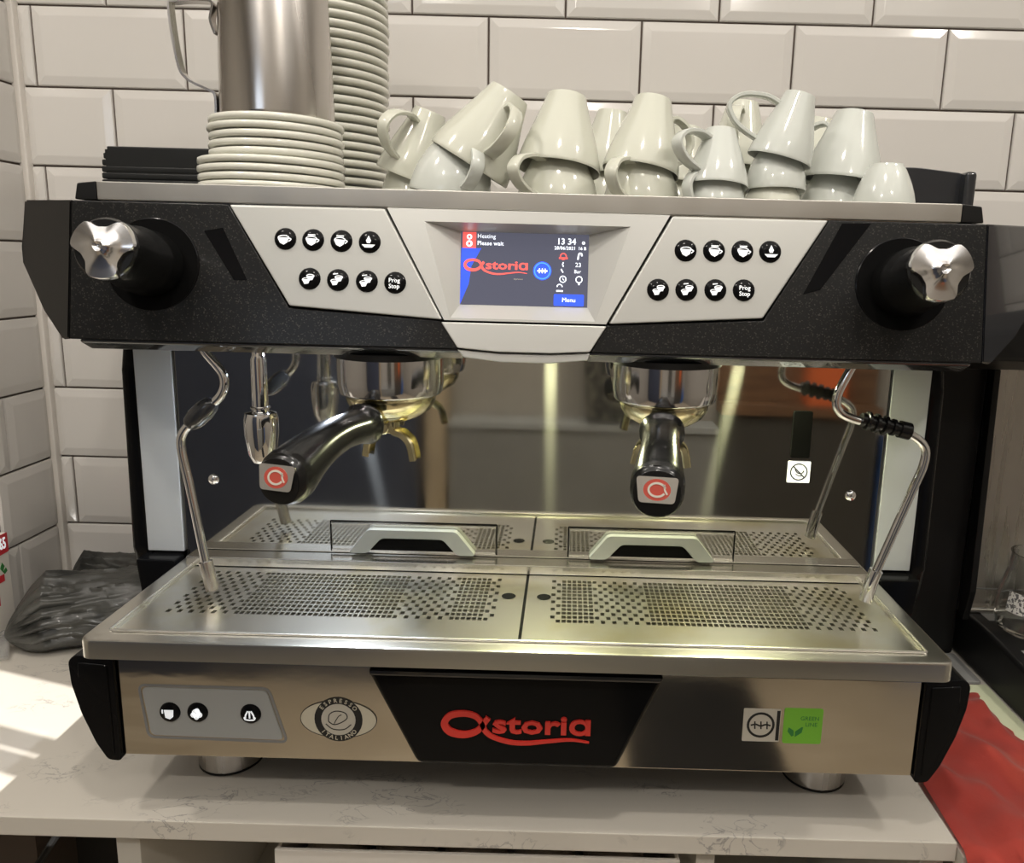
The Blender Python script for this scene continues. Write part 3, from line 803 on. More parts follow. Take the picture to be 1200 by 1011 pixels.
# screen
ms = front_map(.0118)
b = B(); slab(b, I2, ms, .0006); scr = part('display_screen', b, 'screenbg')
b = B(); slab(b, [(-.0568, .5300), (-.0400, .5300), (-.0480, .5150), (-.0500, .5000), (-.0568, .4830)], ms, .0001, .0006)
part('screen_blue_glow', b, 'screenblue', scr)
b = B(); slab(b, rrect(.0225, .0480, .4838, .4935, .001), ms, .0003, .0006)
part('menu_key', b, 'screenblue', scr)
b = B(); disc(b, .0122, .5125, .0078, ms, .0002, 26, w0=.0006); part('screen_emblem', b, 'screenblue', scr)
b = B(); ring(b, .0122, .5125, .0066, .0011, ms, .0002, 26, w0=.0009); part('screen_ring', b, 'screenhalo', scr)
b = B(); slab(b, [(-.0558, .5432), (-.0445, .5432), (-.0445, .5300), (-.0558, .5300)], ms, .0002, .0006)
logo(b, -.0268, .5150, .0550, ms, .0002, .0009)
ring(b, .0297, .5250, .0025, .0010, ms, .0002, 14, w0=.0009); stroke(b, [(.0260, .5235), (.0335, .5235)], .0014, ms, .0002, n=1, w0=.0009)
part('screen_red_print', b, 'screenred', scr)
b = B()
ring(b, -.0502, .5393, .0017, .0012, ms, .0002, 12, w0=.0009); ring(b, -.0502, .5337, .0020, .0014, ms, .0002, 12, w0=.0009)
text(b, 'Heating', .0050, -.0435, .5400, ms, .0002, .0007, align='LEFT'); text(b, 'Please wait', .0050, -.0435, .5342, ms, .0002, .0007, align='LEFT', bold=.01)
text(b, '13 34', .0072, .0320, .5372, ms, .0002, .0007, bold=.02); text(b, '28/06/2021', .0040, .0310, .5318, ms, .0002, .0007, bold=.01); text(b, '16 B', .0038, .0455, .5318, ms, .0002, .0007, bold=.01)
ring(b, .0465, .5365, .0010, .0008, ms, .0002, 10, w0=.0009)
stroke(b, [(.0010+.0070, .5125), (.0175-.001, .5125)], .0012, ms, .0002, n=1, w0=.0011)
for x in (.0098, .0122, .0146): stroke(b, [(x, .5145), (x, .5105)], .0009, ms, .0002, n=1, w0=.0011)
stroke(b, [(.0420, .5225), (.0430, .5275), (.0450, .5275), (.0455, .5255)], .0013, ms, .0002, n=3, w0=.0009)
stroke(b, [(.0300, .5200), (.0292, .5185), (.0300, .5165)], .0009, ms, .0002, n=3, w0=.0009)
text(b, '23', .0052, .0425, .5180, ms, .0002, .0007); text(b, 'Bar', .0042, .0420, .5125, ms, .0002, .0007)
stroke(b, [(.0280, .5145), (.0298, .5115)], .0010, ms, .0002, n=1, w0=.0009)
for cx, cz in ((.0298, .5060), (.0435, .5060)): ring(b, cx, cz, .0026, .0008, ms, .0002, 16, w0=.0009)
stroke(b, [(.0298, .5072), (.0298, .5058), (.0308, .5052)], .0006, ms, .0002, n=1, w0=.0009)
stroke(b, [(.0435, .5030), (.0435, .5015)], .0014, ms, .0002, n=1, w0=.0009)
ring(b, .0272, .4995, .0022, .0008, ms, .0002, 10, w0=.0009, a0=0, a1=180); stroke(b, [(.0245, .4962), (.0300, .4962)], .0013, ms, .0002, n=1, w0=.0009)
text(b, 'Menu', .0052, .0352, .4887, ms, .0002, .0009)
wp = part('screen_white_print', b, 'screenwhite', scr); wp['kind'] = 'stuff'
b = B(); text(b, 'espresso', .0022, -.008, .5052, ms, .0001, .0007); part('screen_small_print', b, 'stick', scr)

# cup warming tray
cw = part('cup_tray', box(-.3595, .3595, .0255, .0305, .5612, .5762, .0010), 'satin')
part('tray_floor', box(-.3590, .3590, .0305, .405, .5600, .5648, .0005), 'steel', cw)
for s in (-1, 1):
    b = B(); prism([(.3600, .5612), (.3790, .5612), (.3760, .5745), (.3600, .5762)], .0260, .20, .0012, 2, bm=b)
    if s < 0: bmesh.ops.scale(b, verts=b.verts[:], vec=(-1, 1, 1))
    part('tray_corner', b, 'blackmatte', cw)
part('tray_rear_rail', box(-.36, .36, .400, .405, .5648, .585, .001), 'steel', cw)
# ribbed black guards at the back of the cup tray
b = B()
for k in range(9):
    z0 = .5670+k*.0068
    add_box(b, -.4600+(0, 0, 0, 0, 0, 0, .0005, .002, .006)[k], -.304, .200+.0006*k, .36, z0, z0+.0062, .0014, 2)
add_box(b, -.455, -.306, .2035, .355, .5655, .624)
lg = part('cup_guard', b, 'rubber', label='left ribbed black guard')
b = B(); prism(rpoly([(.322, .5655), (.322, .6260), (.395, .6270), (.4460, .6220), (.4470, .5655)], .008, 4), .200, .208, .002, 2, bm=b)
add_box(b, .4400, .4520, .188, .36, .5655, .6230, .004, 3)
part('cup_guard', b, 'smoke', label='right smooth glossy black guard')

# ---- groups and portafilters
def group(cx, ang):
    G_ = part('group_head', lathe([(0, .438), (.040, .438), (.0460, .4360), (.0476, .4345), (.0476, .4100), (.0462, .4010), (.0445, .3990), (.0400, .3980), (0, .3980)], 48, (cx, .060, 0)), 'groupchrome')
    part('group_collar', lathe([(.040, .4385), (.0500, .4385), (.0500, .4330), (.044, .4330)], 40, (cx, .060, 0)), 'blackmatte', G_)
    T = Matrix.Translation((cx, .060, 0)) @ Matrix.Rotation(ang, 4, 'Z')
    def tf(b):
        bmesh.ops.transform(b, verts=b.verts[:], matrix=T); return b
    b = B(); lathe([(.0385, .3985), (.0405, .3960), (.0400, .3920), (.0350, .3840), (.024, .3770), (.012, .3730), (0, .3715)], 36, bm=b)
    sweep(catmull([(0, -.020, .381), (0, -.036, .380), (0, -.050, .379)], 4), circ(.0105, 14, .009), bm=b)
    pf = part('portafilter', tf(b), 'brass')
    b = B()
    for sx in (-1, 1):
        pth = catmull([(0, 0, .372), (sx*.004, 0, .364), (sx*.013, 0, .361), (sx*.021, -.001, .353), (sx*.0245, -.001, .338)], 6)
        sweep(pth, [(-.0065, -.0025), (-.005, -.004), (.005, -.004), (.0065, -.0025), (.0065, .0020), (.0050, .0032), (.0042, -.0010), (-.0042, -.0010), (-.0050, .0032), (-.0065, .0020)], side=(0, 1, 0), bm=b)
    add_box(b, -.006, .006, -.006, .006, .361, .374, .002)
    part('double_spout', tf(b), 'brass', pf)
    # handle
    path = [(0, -.043, .3790), (0, -.049, .3790), (0, -.060, .3785), (0, -.085, .3785), (0, -.110, .3750), (0, -.132, .3690), (0, -.149, .3622), (0, -.158, .3595), (0, -.165, .3592)]
    ks = [(.0165, .0150), (.0195, .0180), (.0160, .0140), (.0150, .0140), (.0160, .0155), (.0182, .0175), (.0202, .0205), (.0198, .0205), (.0165, .0165)]
    fine = catmull(path, 4)
    kk = []
    for i in range(len(ks)-1):
        for j in range(4):
            t = j/4; kk.append((ks[i][0]*(1-t)+ks[i+1][0]*t, ks[i][1]*(1-t)+ks[i+1][1]*t))
    kk.append(ks[-1])
    sec = []
    for i in range(24):
        a = 2*PI*i/24; c_, s_ = math.cos(a), math.sin(a)
        e = .88
        sec.append((math.copysign(abs(c_)**e, c_), math.copysign(abs(s_)**e, s_)))
    b = B(); sweep(fine, sec, side=(1, 0, 0), bm=b, scale=kk)
    part('handle', tf(b), 'blacksoft', pf, smooth=60)
    # badge on the end
    d = Vector((0, -1, .20)).normalized()
    c0 = Vector(path[-1])+Vector((0, -.0010, .0035))
    sx_ = Vector((1, 0, 0)); vz = sx_.cross(d).normalized()
    if vz.z < 0: vz = -vz
    mpb = lambda u, v, w: tuple(c0+sx_*u+vz*v+d*w)
    b = B(); slab(b, rpoly([(-.0152, .0092), (.0152, .0092), (.0128, -.0095), (-.0128, -.0095)], .003), mpb, .0084, -.0070)
    part('badge', tf(b), 'chrome', pf)
    b = B(); disc(b, 0, 0, .0098, mpb, .0003, 26, rz=.0078, w0=.0014); part('badge_red_disc', tf(b), 'badgered', pf)
    b = B(); ring(b, 0, 0, .0060, .0015, mpb, .0003, 24, rz=.0048, w0=.0017, a0=15, a1=330); stroke(b, [(.0050, .0040), (.0056, 0), (.0074, -.0030)], .0013, mpb, .0003, n=4, w0=.0017); part('badge_ring', tf(b), 'stick', pf)
    return G_
group(-.125, -math.radians(16)); group(.125, -math.radians(8))
# steam wands
def wand(pts, r, tip, name='steam_wand'):
    b = B(); tube(pts, r, 14, 7, b)
    w = part(name, b, 'chrome'); return w
w1 = wand([(-.289, .045, .4400), (-.286, .045, .4330), (-.2715, .045, .4130), (-.2745, .045, .3950), (-.294, .045, .3770), (-.3105, .045, .3600), (-.3135, .045, .3440), (-.308, .0445, .3100), (-.2975, .043, .2400), (-.294, .042, .2270)], .0040, None)
part('wand_tip', tube([(-.2970, .0430, .2370), (-.2945, .0422, .2260), (-.2915, .0415, .2100)], .0062, 14, 4, scale=None), 'jugsteel', w1)
d = Vector((-.0165, 0, -.0155)).normalized(); c = Vector((-.2935, .045, .3775))
b = B(); sweep([c-d*.0165, c-d*.0135, c-d*.005, c+d*.006, c+d*.0135, c+d*.0165], circ(.0095, 18), bm=b, scale=[.55, .80, 1, 1, .8, .55]); part('rubber_grip', b, 'greyplastic' if False else 'smoke', w1)
w2 = wand([(.2905, .045, .4400), (.2865, .045, .4330), (.2775, .045, .4100), (.2800, .045, .3960), (.2960, .045, .3880), (.3210, .045, .3840), (.3450, .045, .3765), (.3600, .045, .3650), (.3610, .045, .3480), (.3530, .046, .3200), (.3310, .049, .2450), (.3275, .050, .2340)], .0040, None)
part('wand_tip', tube([(.3305, .0492, .2440), (.3275, .0498, .2330), (.3235, .0505, .2130)], .0062, 14, 4), 'chrome', w2)
d = Vector((.040, 0, -.0090)).normalized(); c = Vector((.3220, .045, .3838)); b = B()
sweep([c-d*.022, c+d*.022], circ(.0062, 16), bm=b)
for k in (-.016, -.008, 0.0, .008): sweep([c+d*(k-.0022), c+d*(k-.0012), c+d*(k+.0012), c+d*(k+.0022)], circ(.0088 if k < .001 else .0078, 16), bm=b, scale=[.8, 1, 1, .8])
sweep([c+d*.014, c+d*.0235], circ(.0080, 16), bm=b)
part('rubber_grip', b, 'blacksoft', w2)
hw = part('hot_water_spout', lathe([(0, .440), (.0050, .440), (.0052, .432), (.0068, .428), (.0072, .384), (.0075, .3815), (.0135, .3800), (.0150, .374), (.0148, .360), (.0122, .342), (.0085, .3345), (.0070, .3345), (.006, .338), (0, .338)], 28, (-.2395, .045, 0)), 'chrome')
part('spout_joint', lathe([(.0070, .3860), (.0086, .3855), (.0086, .3840), (.0070, .3835)], 24, (-.2395, .045, 0)), 'jugsteel', hw)
# little work lamps under the body
for x, c, e in ((-.195, (.80, .88, 1.0), .75), (.018, (1.0, 1.0, .60), .85), (.215, (1.0, 1.0, .60), .75)):
    o = part('work_light', lathe([(0, .4350), (.006, .4350), (.0075, .4372), (0, .4372)], 20, (x, .105, 0)), led('work_light_lens', c, 9))
    light('AREA', 'work_light_lamp', (x, .105, .4342), e, c, .014, aim=(x, .08, 0))

# ------------------------------------------------------------------ CUPS, SAUCERS, JUG
def cup_body(R, h):
    K = [(0, 1), (.12, .97), (.28, .90), (.45, .80), (.62, .69), (.78, .59), (.9, .52), (1, .475)]
    if h/R < 1.72: K = [(0, 1), (.12, 1.0), (.28, .975), (.45, .915), (.62, .82), (.78, .70), (.9, .60), (1, .52)]
    def f(t):
        for (a, p), (c, q) in zip(K, K[1:]):
            if t <= c: return R*(p+(q-p)*(t-a)/(c-a))
        return R*K[-1][1]
    prof = [(0, h-.0025), (f(1)*.80, h-.0025), (f(1)*.84, h), (f(1)*.97, h), (f(1)*1.02, h-.002)]
    for t in (.90, .78, .62, .45, .28, .12, .05): prof.append((f(t), h*t))
    prof += [(R*.998, .0012), (R*.985, 0), (R*.965, .001)]
    for t in (.12, .28, .45, .62, .78, .90): prof.append((f(t)-.0030, h*t))
    prof += [(f(.93)*.7, h*.945), (0, h*.95)]
    return prof, f
cup_cache = {}
def cup_parts(R, h, mat, hs):
    key = (R, h, mat, hs)
    if key in cup_cache: return cup_cache[key]
    prof, f = cup_body(R, h)
    b = lathe(prof, 44)
    bmesh.ops.recalc_face_normals(b, faces=b.faces[:])
    me = bpy.data.meshes.new('cup'); b.to_mesh(me); b.free(); me.materials.append(M[mat])
    for p in me.polygons: p.use_smooth = True
    me.set_sharp_from_angle(angle=math.radians(50))
    k = R*hs
    pts = [(f(.80)-.001, 0, h*.80), (f(.80)+k*.28, 0, h*.84), (f(.6)+k*.62, 0, h*.76), (f(.4)+k*.72, 0, h*.56), (f(.35)+k*.45, 0, h*.34), (f(.22)-.001, 0, h*.22)]
    b = B(); sweep(catmull(pts, 6), [(-.0058, -.0012), (-.0045, -.002), (.0045, -.002), (.0058, -.0012), (.0058, .0012), (.0045, .002), (-.0045, .002), (-.0058, .0012)], side=(0, 1, 0), bm=b)
    bmesh.ops.recalc_face_normals(b, faces=b.faces[:])
    mh = bpy.data.meshes.new('handle'); b.to_mesh(mh); b.free(); mh.materials.append(M[mat])
    for p in mh.polygons: p.use_smooth = True
    mh.set_sharp_from_angle(angle=math.radians(50))
    cup_cache[key] = (me, mh); return me, mh
def cup(rim, base, back, R, h, phi, mat, label, hs=1.0, kind='cappuccino_cup', handle=True, group=None):
    """inverted cup: rim centre, point on the axis (towards the foot), lean to the back, handle direction"""
    a = Vector((base[0]-rim[0], 0, base[1]-rim[1])).normalized()
    a = (a+Vector((0, back, 0))).normalized()
    x = Vector((1, 0, 0)); x = (x-a*a.x).normalized(); y = a.cross(x)
    Rm = Matrix((x, y, a)).transposed().to_4x4() @ Matrix.Rotation(math.radians(phi), 4, 'Z')
    me, mh = cup_parts(R, h, mat, hs)
    o = bpy.data.objects.new(kind, me); COL.objects.link(o)
    o.matrix_world = Matrix.Translation((rim[0], rim[2] if len(rim) > 2 else 0, rim[1])) @ Rm
    tag(o, label, 'cup', group)
    if handle:
        hd = bpy.data.objects.new('handle', mh); COL.objects.link(hd); hd.parent = o
    return o
F = .5650
def flr(x, y): return (x, F, y)
GL = 'upturned cups on top of the machine'
def low(x, y, R, h, phi, mat, label, kind='cappuccino_cup', tilt=0, handle=True, hs=1.0):
    return cup((x, F+abs(math.sin(math.radians(tilt)))*R, y), (x+math.sin(math.radians(tilt)), F+math.cos(math.radians(tilt))), 0, R, h, phi, mat, label, hs=hs, kind=kind, handle=handle, group=GL)
def upc(rx, rz, y, bx, bz, back, R, h, phi, mat, label, kind='cappuccino_cup', hs=1.0):
    return cup((rx, rz, y), (bx, bz), back, R, h, phi, mat, label, hs=hs, kind=kind, group=GL)
low(-.124, .160, .032, .054, 60, 'porc', 'lower cup of the leftmost pair, beside the tall saucer stack', handle=False)
upc(-.1265, .5985, .155, -.1035, .6624, -.05, .033, .066, 245, 'porc', 'leftmost top cup with its big loop handle facing forward', hs=1.35)
low(-.0760, .085, .0365, .054, 300, 'porcg', 'grey-green lower cup under the strongly tilted cup', hs=.55, tilt=14)
upc(-.0575, .6040, .085, -.0215, .6650, -.02, .0390, .071, 296, 'porc', 'strongly tilted top cup with handle down its right side', hs=.75)
low(.0225, .085, .0370, .053, 236, 'porc', 'lower cup with white handle curving left, under the upright cup left of the middle', hs=1.15)
upc(.0225, .6010, .085, .0285, .6650, .16, .0380, .066, 95, 'porc', 'plain top cup standing nearly upright left of the middle')
low(.068, .185, .034, .054, 90, 'porc', 'lower cup of the back pair between the two large middle cups')
upc(.0690, .6080, .188, .0745, .6680, .05, .0330, .064, 60, 'porc', 'back-row top cup peeking between the two large middle cups')
low(.0985, .088, .0350, .053, 238, 'porc', 'lower cup with handle curving left, right of the middle')
upc(.0965, .6010, .087, .1065, .6660, .14, .0350, .066, 20, 'porc', 'large top cup right of the middle with handle on its right side', hs=.6)
low(.154, .250, .034, .054, 90, 'porc', 'lower back cup behind the small cup with the thin loop')
upc(.1530, .6080, .250, .1620, .6760, .06, .033, .062, 335, 'porc', 'back-row top cup half hidden by the large right-middle cup', hs=.8)
low(.1625, .070, .0265, .041, 212, 'porcg', 'small lower espresso cup at the front right of the middle', 'espresso_cup', hs=.45)
upc(.1620, .5880, .068, .1645, .6370, .14, .0280, .0500, 216, 'porcg', 'small top espresso cup with a thin loop handle to the left', 'espresso_cup', hs=1.35)
low(.202, .178, .034, .054, 90, 'porc', 'lower back cup behind the tilted embossed cup')
upc(.2005, .6180, .178, .2045, .6800, .04, .0325, .064, 250, 'porc', 'tall back-row top cup behind the thin handle of the embossed cup', hs=.8)
low(.2180, .090, .0265, .037, 120, 'porc', 'bottom espresso cup of the three-high stack', 'espresso_cup')
cup((.2195, .5885, .090), (.2200, .64), .06, .0270, .040, 50, 'porcg', 'middle espresso cup of the three-high stack', kind='espresso_cup', handle=False, group=GL)
upc(.2205, .6150, .088, .2345, .6690, -.02, .0290, .0580, 178, 'porcg', 'tilted embossed top cup of the three-high stack, handle reaching left', 'espresso_cup', hs=1.6)
low(.280, .200, .034, .054, 90, 'porc', 'lower back cup near the right end')
upc(.2790, .6080, .200, .2890, .6740, .03, .0330, .064, 300, 'porc', 'back-row top cup near the right end', hs=.5)
low(.2850, .128, .0330, .047, 130, 'porcg', 'lower cup of the rightmost pair')
upc(.2900, .6010, .124, .2985, .6650, .05, .0370, .064, 150, 'porcg', 'embossed top cup of the rightmost pair', hs=.5)
low(.3085, .064, .0270, .046, 80, 'porcg', 'single small cup without a cup on it at the far right', 'espresso_cup', handle=False)

def saucer(x, y, z, r, label, grp, rim=.0040):
    prof = [(0, 0), (r*.50, 0), (r*.52, .0012), (r*.80, .0030), (r*.97, .0036), (r*.994, .0044), (r, .0064), (r*.995, .0086), (r*.975, .0092), (r*.90, .0078), (r*.75, .0048), (r*.45, .0028), (0, .0028)]
    key = ('s', round(r, 4))
    if key not in cup_cache:
        b = lathe(prof, 48); bmesh.ops.recalc_face_normals(b, faces=b.faces[:])
        me = bpy.data.meshes.new('saucer'); b.to_mesh(me); b.free(); me.materials.append(M['plate'])
        for p in me.polygons: p.use_smooth = True
        cup_cache[key] = me
    o = bpy.data.objects.new('saucer', cup_cache[key]); COL.objects.link(o)
    o.location = (x, y, z); o.rotation_euler = (0, 0, random.uniform(0, 6))
    return tag(o, label, 'saucer', grp)
for k in range(10):
    big = k < 5
    saucer((-.2410 if big else -.2355)+random.uniform(-.0012, .0012), .103+random.uniform(-.001, .001), F+.0003+k*.0071, .0640 if big else .0585,
           ('wide ivory saucer, %s of the lower half of the short stack' if big else 'smaller ivory saucer, %s of the upper half of the short stack') % ('lowest', 'second from the bottom', 'middle one', 'second from the top', 'topmost')[k % 5],
           'wide saucers of the short stack' if big else 'small saucers of the short stack')
for k in range(28):
    nth = ['lowest', 'second', 'third', 'fourth', 'fifth', 'sixth', 'seventh', 'eighth', 'ninth', 'tenth', 'eleventh', 'twelfth', 'thirteenth', 'fourteenth', 'fifteenth', 'sixteenth', 'seventeenth', 'eighteenth', 'nineteenth', 'twentieth', 'twenty-first', 'twenty-second', 'twenty-third', 'twenty-fourth', 'twenty-fifth', 'twenty-sixth', 'twenty-seventh', 'twenty-eighth'][k]
    saucer(-.2335+random.uniform(-.0012, .0012), .245, F+.0003+k*.0089, .0670, nth+' saucer from the bottom of the tall stack behind the steel jug', 'saucers of the tall stack')
# milk jug
jx, jy, jz = -.2340, .103, F+.0003+9*.0071+.0078
def jug():
    b = lathe([(0, .0), (.044, 0), (.0485, .0015), (.0495, .005), (.0485, .05), (.0462, .11), (.0455, .135), (.0475, .148), (.0485, .150), (.0470, .150), (.0445, .136), (.0452, .11), (.0475, .05), (.0482, .006), (0, .003)], 56)
    for v in b.verts:
        if v.co.z > .12 and v.co.x > 0:
            k = (v.co.z-.12)/.03; a = math.atan2(v.co.y, v.co.x)
            v.co.x += .016*k*max(0, math.cos(a*2.2)) if abs(a) < .71 else 0
    bmesh.ops.translate(b, verts=b.verts[:], vec=(jx, jy, jz)); return b
jg = obj('milk_jug', jug(), 'jugsteel', origin=(jx, jy, jz)); tag(jg, 'stainless steel milk jug standing on the short stack of saucers', 'jug')
b = B(); hy = jy-.012
pts = [(jx-.0470, hy, jz+.072), (jx-.0505, hy, jz+.084), (jx-.0480, hy, jz+.0965), (jx-.0560, hy, jz+.0990), (jx-.0810, hy, jz+.0980), (jx-.0862, hy, jz+.0920), (jx-.0815, hy, jz+.0480), (jx-.0740, hy, jz+.0340), (jx-.0560, hy, jz+.0255), (jx-.0500, hy, jz+.0210), (jx-.0498, hy, jz+.0050)]
sweep(catmull(pts, 5), [(-.0050, -.0010), (.0050, -.0010), (.0050, .0010), (-.0050, .0010)], side=(0, 1, 0), bm=b)
obj('handle', b, 'jugsteel', jg)

# ------------------------------------------------------------------ LEFT: carton and bag
cb = B(); cx1 = -.7010
add_box(cb, -.80, cx1, .20, .3290, .0004, .150, .0010)
ctn = obj('carton', cb, 'paper', origin=(-.75, .26, 0)); tag(ctn, 'white and red food carton at the left edge of the worktop', 'carton')
prism([(.2000, .1190), (.3290, .1240), (.3290, .1500), (.20, .1500)], cx1, cx1+.0006, axis='x', bm=(b := B())); obj('red_band', b, 'cred', ctn)
mx_ = lambda u, v, w: (cx1+w, u, v)
b = B(); text(b, '1.65', .021, .3250, .1370, mx_, .0004, .0007, align='RIGHT', bold=.02, sx=.55); obj('price_print', b, 'white', ctn)
b = B(); slab(b, [(.3110, .1060), (.3150, .1130), (.3190, .1070), (.3150, .1000)], mx_, .0004, .0001); slab(b, [(.3150, .1000), (.3210, .1040), (.3230, .0990), (.3180, .0960)], mx_, .0004, .0001); obj('leaf_print', b, 'darkgreen', ctn)
b = B(); text(b, 'T', .050, .3150, .0750, mx_, .0004, .0002, align='RIGHT', bold=.05); obj('letter_print', b, 'cred', ctn)

def bag_mesh(c, L, Wd, H, ang, seed):
    """tied bag: gathered pleats fan out from the knot (t=0) over a lumpy body"""
    b = B(); nu, nv = 90, 120; V = []
    R_ = Matrix.Rotation(ang, 4, 'Z')
    for i in range(nu+1):
        t = i/nu
        prof = max(.05, min(1, (t/.20))**.60*min(1, ((1-t)/.16))**.5 if 0 < t < 1 else 0)
        row = []
        for j in range(nv):
            a = 2*PI*j/nv
            p = Vector((math.cos(a), math.sin(a), t*2.2))
            ple = abs(math.sin(a*9+seed+2.2*noise.noise(Vector((t*3, a*.8, seed)))))
            pleat = (ple-.5)*(.24*max(0, 1-t*2.1)+.035)*min(1, t*9)
            lump = .14*noise.noise(p*1.1+Vector((seed, 0, 0)))
            crk = 1-abs(noise.noise(Vector((t*3+seed, math.cos(a)*3.2+t*2, math.sin(a)*3.2+t*1.5))))*2
            crk2 = 1-abs(noise.noise(Vector((t*6, math.cos(a)*7+seed, math.sin(a)*7))))*2
            k = 1+pleat+lump+.07*max(0, crk)**3+.03*max(0, crk2)**3
            y = math.cos(a)*Wd/2*prof*k; z = math.sin(a)*H/2*prof*k
            zz = z+H*.44*(.55+.45*min(1, t*5)) if t < .2 else z+H*.44
            row.append(b.verts.new(R_ @ Vector(((t-.5)*L, y, max(zz, .0008+.0006*abs(crk))))+Vector(c)))
        V.append(row)
    for A, C in zip(V, V[1:]):
        for j in range(nv): b.faces.new((A[j], A[(j+1) % nv], C[(j+1) % nv], C[j]))
    b.faces.new(V[0]); b.faces.new(V[-1][::-1])
    return b
BA = .42
bc_ = Vector((-.575, .342, .0006))
bg = obj('plastic_bag', bag_mesh(bc_, .25, .095, .098, BA, 2.0), 'bag', origin=(-.575, .342, 0), smooth=60)
tag(bg, 'smoky grey tied plastic bag lying between the carton and the machine', 'bag')
kx, ky = bc_.x-.125*math.cos(BA), bc_.y-.125*math.sin(BA)
b = B()
for k in range(7):
    a = -1.0+k*.33
    sweep(catmull([(kx, ky, .024), (kx-.004+.002*k, ky-.012, .014+.002*math.sin(a*2)), (kx+.004*k-.006, ky-.024-.005*math.cos(k), .004+.002*(k % 2))], 4), [(-.005, -.0003), (.005, -.0003), (.005, .0003), (-.005, .0003)], bm=b)
obj('bag_tail', b, 'film', bg)
b = B(); lathe([(0, -.006), (.005, -.004), (.0065, 0), (.005, .004), (0, .006)], 12, (kx, ky, .024), None, b); obj('bag_knot', b, 'film', bg)
bg2 = obj('plastic_bag', bag_mesh(Vector((-.615, .430, .0006)), .17, .030, .085, .0, 5.0), 'bag', origin=(-.60, .42, 0), smooth=60)
tag(bg2, 'second smoky bag pushed against the tiles behind the tied bag', 'bag')

# ------------------------------------------------------------------ RIGHT: neighbouring appliance, mat, paper, cloth
ap = thing('steel_lined_appliance', (.78, .30, -.006), 'black framed appliance with a brushed steel bay at the right edge', 'appliance')
part('base_frame', prism([(.135, -.0058), (.445, -.0058), (.445, .060), (.30, .062), (.135, .048)], .592, 1.05, .006, 3, axis='x'), 'blackmatte', ap)
part('base_floor', prism([(.165, .0525), (.355, .0605), (.355, .0625), (.165, .0545)], .612, 1.04, axis='x'), 'greycab', ap)
part('corner_pillar', box(.482, .5865, .362, .445, -.0055, .50, .006), 'blackmatte', ap)
part('bay_back', box(.5865, 1.05, .362, .372, .060, .41, .001), 'appsteel', ap)
part('bay_lower_fold', tube([(.5880, .358, .0640), (1.04, .358, .0640)], .0060, 12, 0), 'steel', ap)
part('bay_seam', box(.60, 1.04, .3600, .3622, .094, .0955), 'greyprint', ap)
part('hood', prism([(.445, .405), (.445, .50), (.24, .50), (.21, .47), (.22, .425), (.30, .405)], .482, 1.05, .005, 3, axis='x'), 'blackmatte', ap)
part('side_frame', prism([(.36, .40), (.36, .06), (.345, .055), (.335, .10), (.345, .40)], .583, .592, .002, 2, axis='x'), 'blackmatte', ap)
jr = obj('glass_jar', lathe([(0, .003), (.036, .003), (.044, .010), (.047, .03), (.044, .055), (.036, .085), (.034, .105), (.036, .108), (.033, .108), (.031, .104), (.033, .085), (.041, .055), (.044, .03), (.041, .012), (0, .007)], 36, (.650, .300, .0612)), 'glass', origin=(.650, .300, .0615))
tag(jr, 'round clear glass jar standing in the steel bay', 'jar')
b = B(); mj = lambda u, v, w: (.650+.0400*math.cos(u), .300+.0400*math.sin(u), v)
b2 = B(); n = 14; A = [b2.verts.new((.650+.0430*math.cos(-2.9+i*.12), .300+.0430*math.sin(-2.9+i*.12), .122+.002)) for i in range(n)]; C_ = [b2.verts.new((.650+.0470*math.cos(-2.9+i*.12), .300+.0470*math.sin(-2.9+i*.12), .098)) for i in range(n)]
for i in range(n-1): b2.faces.new((A[i], A[i+1], C_[i+1], C_[i]))
obj('jar_label', b2, pm('printed_label', (.7, .7, .66), .5, cvar=(260, (.12, .12, .12), .5, .53)), jr)
b.free()
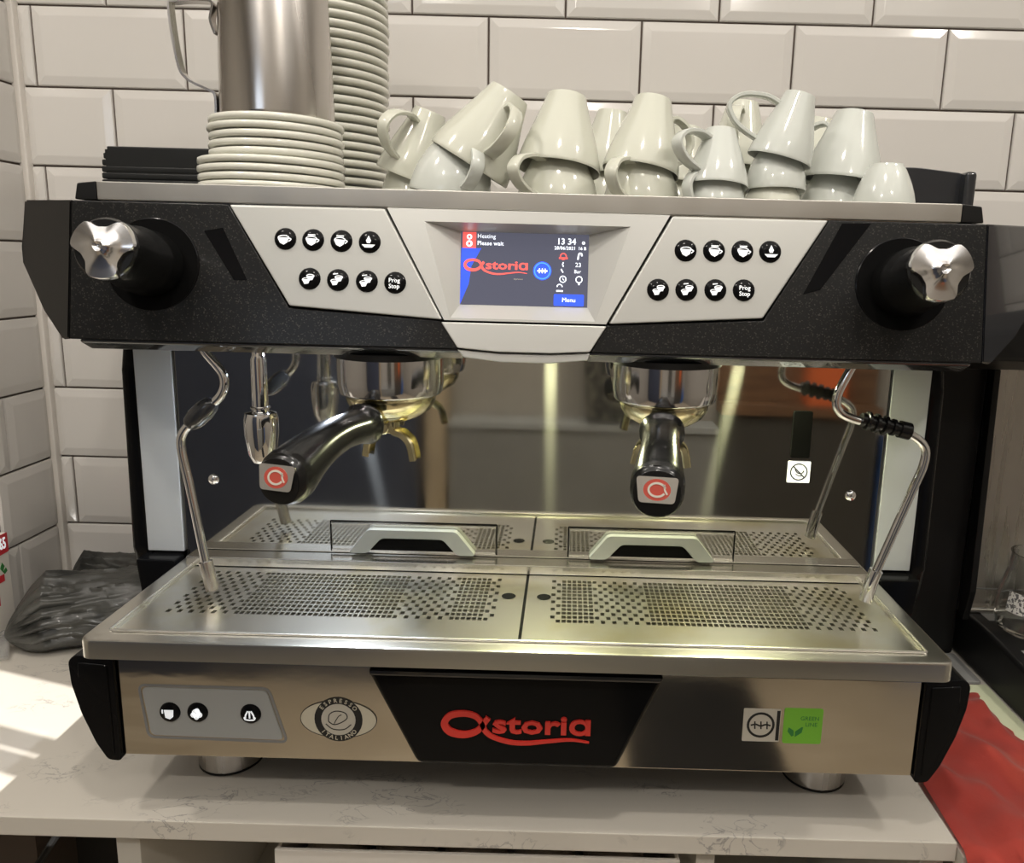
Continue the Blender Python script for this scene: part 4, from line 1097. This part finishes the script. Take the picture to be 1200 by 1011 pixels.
mt_ = obj('drying_mat', prism(rpoly([(.455, .285), (.585, .285), (.585, .358), (.45, .358)], .003), -.0055, -.001, .0008, 1, axis='z'), 'mat', origin=(.52, .32, -.006))
tag(mt_, 'flat grey mat between the espresso machine and the steel appliance', 'mat')
gp = B(); poly = [(.45, .272), (.590, .283), (.589, .205), (.583, .128), (.62, .09), (.70, .0), (.43, .0)]
prism(poly, -.0055, -.0040, axis='z', bm=gp)
gpo = obj('paper_sheet', gp, 'gpaper', origin=(.5, .15, -.006)); tag(gpo, 'pale green paper sheet under the red cloth', 'paper')
def cloth():
    b = B(); nu, nv = 46, 70; V = []
    keys = [(.252, .520, .562), (.235, .505, .557), (.20, .478, .556), (.16, .447, .562), (.12, .426, .588), (.08, .415, .612), (.0, .4110, .660), (-.10, .4080, .71), (-.25, .405, .76)]
    def xr(y):
        for (a, p, q), (c, r, s) in zip(keys, keys[1:]):
            if y <= a and y >= c:
                t = (a-y)/(a-c); return p+(r-p)*t, q+(s-q)*t
        return keys[-1][1], keys[-1][2]
    for i in range(nv+1):
        y = .252-(.502)*i/nv; l, r = xr(y); row = []
        for j in range(nu+1):
            u = j/nu; x = l+(r-l)*u
            e = min(1, 8*u, 8*(1-u)+.15, (i+1)/4)
            z = .004+e*(.009*abs(noise.noise(Vector((x*16+y*5, y*7, 1))))+.009*(.5+.5*math.sin(x*70+y*34+3.5*noise.noise(Vector((x*9, y*9, 0)))))**2+.006*noise.noise(Vector((x*45, y*28, 3))))
            xx = x+.0022*math.sin(y*260)*(1 if j == nu else 0)
            if y < -.016:
                hang = -.016-y; fold_ = z
                row.append(b.verts.new((xx, -.0185-fold_*.9, -.001-hang))); continue
            row.append(b.verts.new((xx, y+(.002*math.sin(x*240) if i == 0 else 0), z-.003)))
        V.append(row)
    for A, C in zip(V, V[1:]):
        for j in range(nu): b.faces.new((A[j], A[j+1], C[j+1], C[j]))
    bmesh.ops.solidify(b, geom=b.faces[:], thickness=.0012)
    return b
cl = obj('tea_towel', cloth(), 'cloth', origin=(.5, .0, 0), smooth=80); tag(cl, 'crumpled red cotton cloth on the right worktop corner', 'cloth')
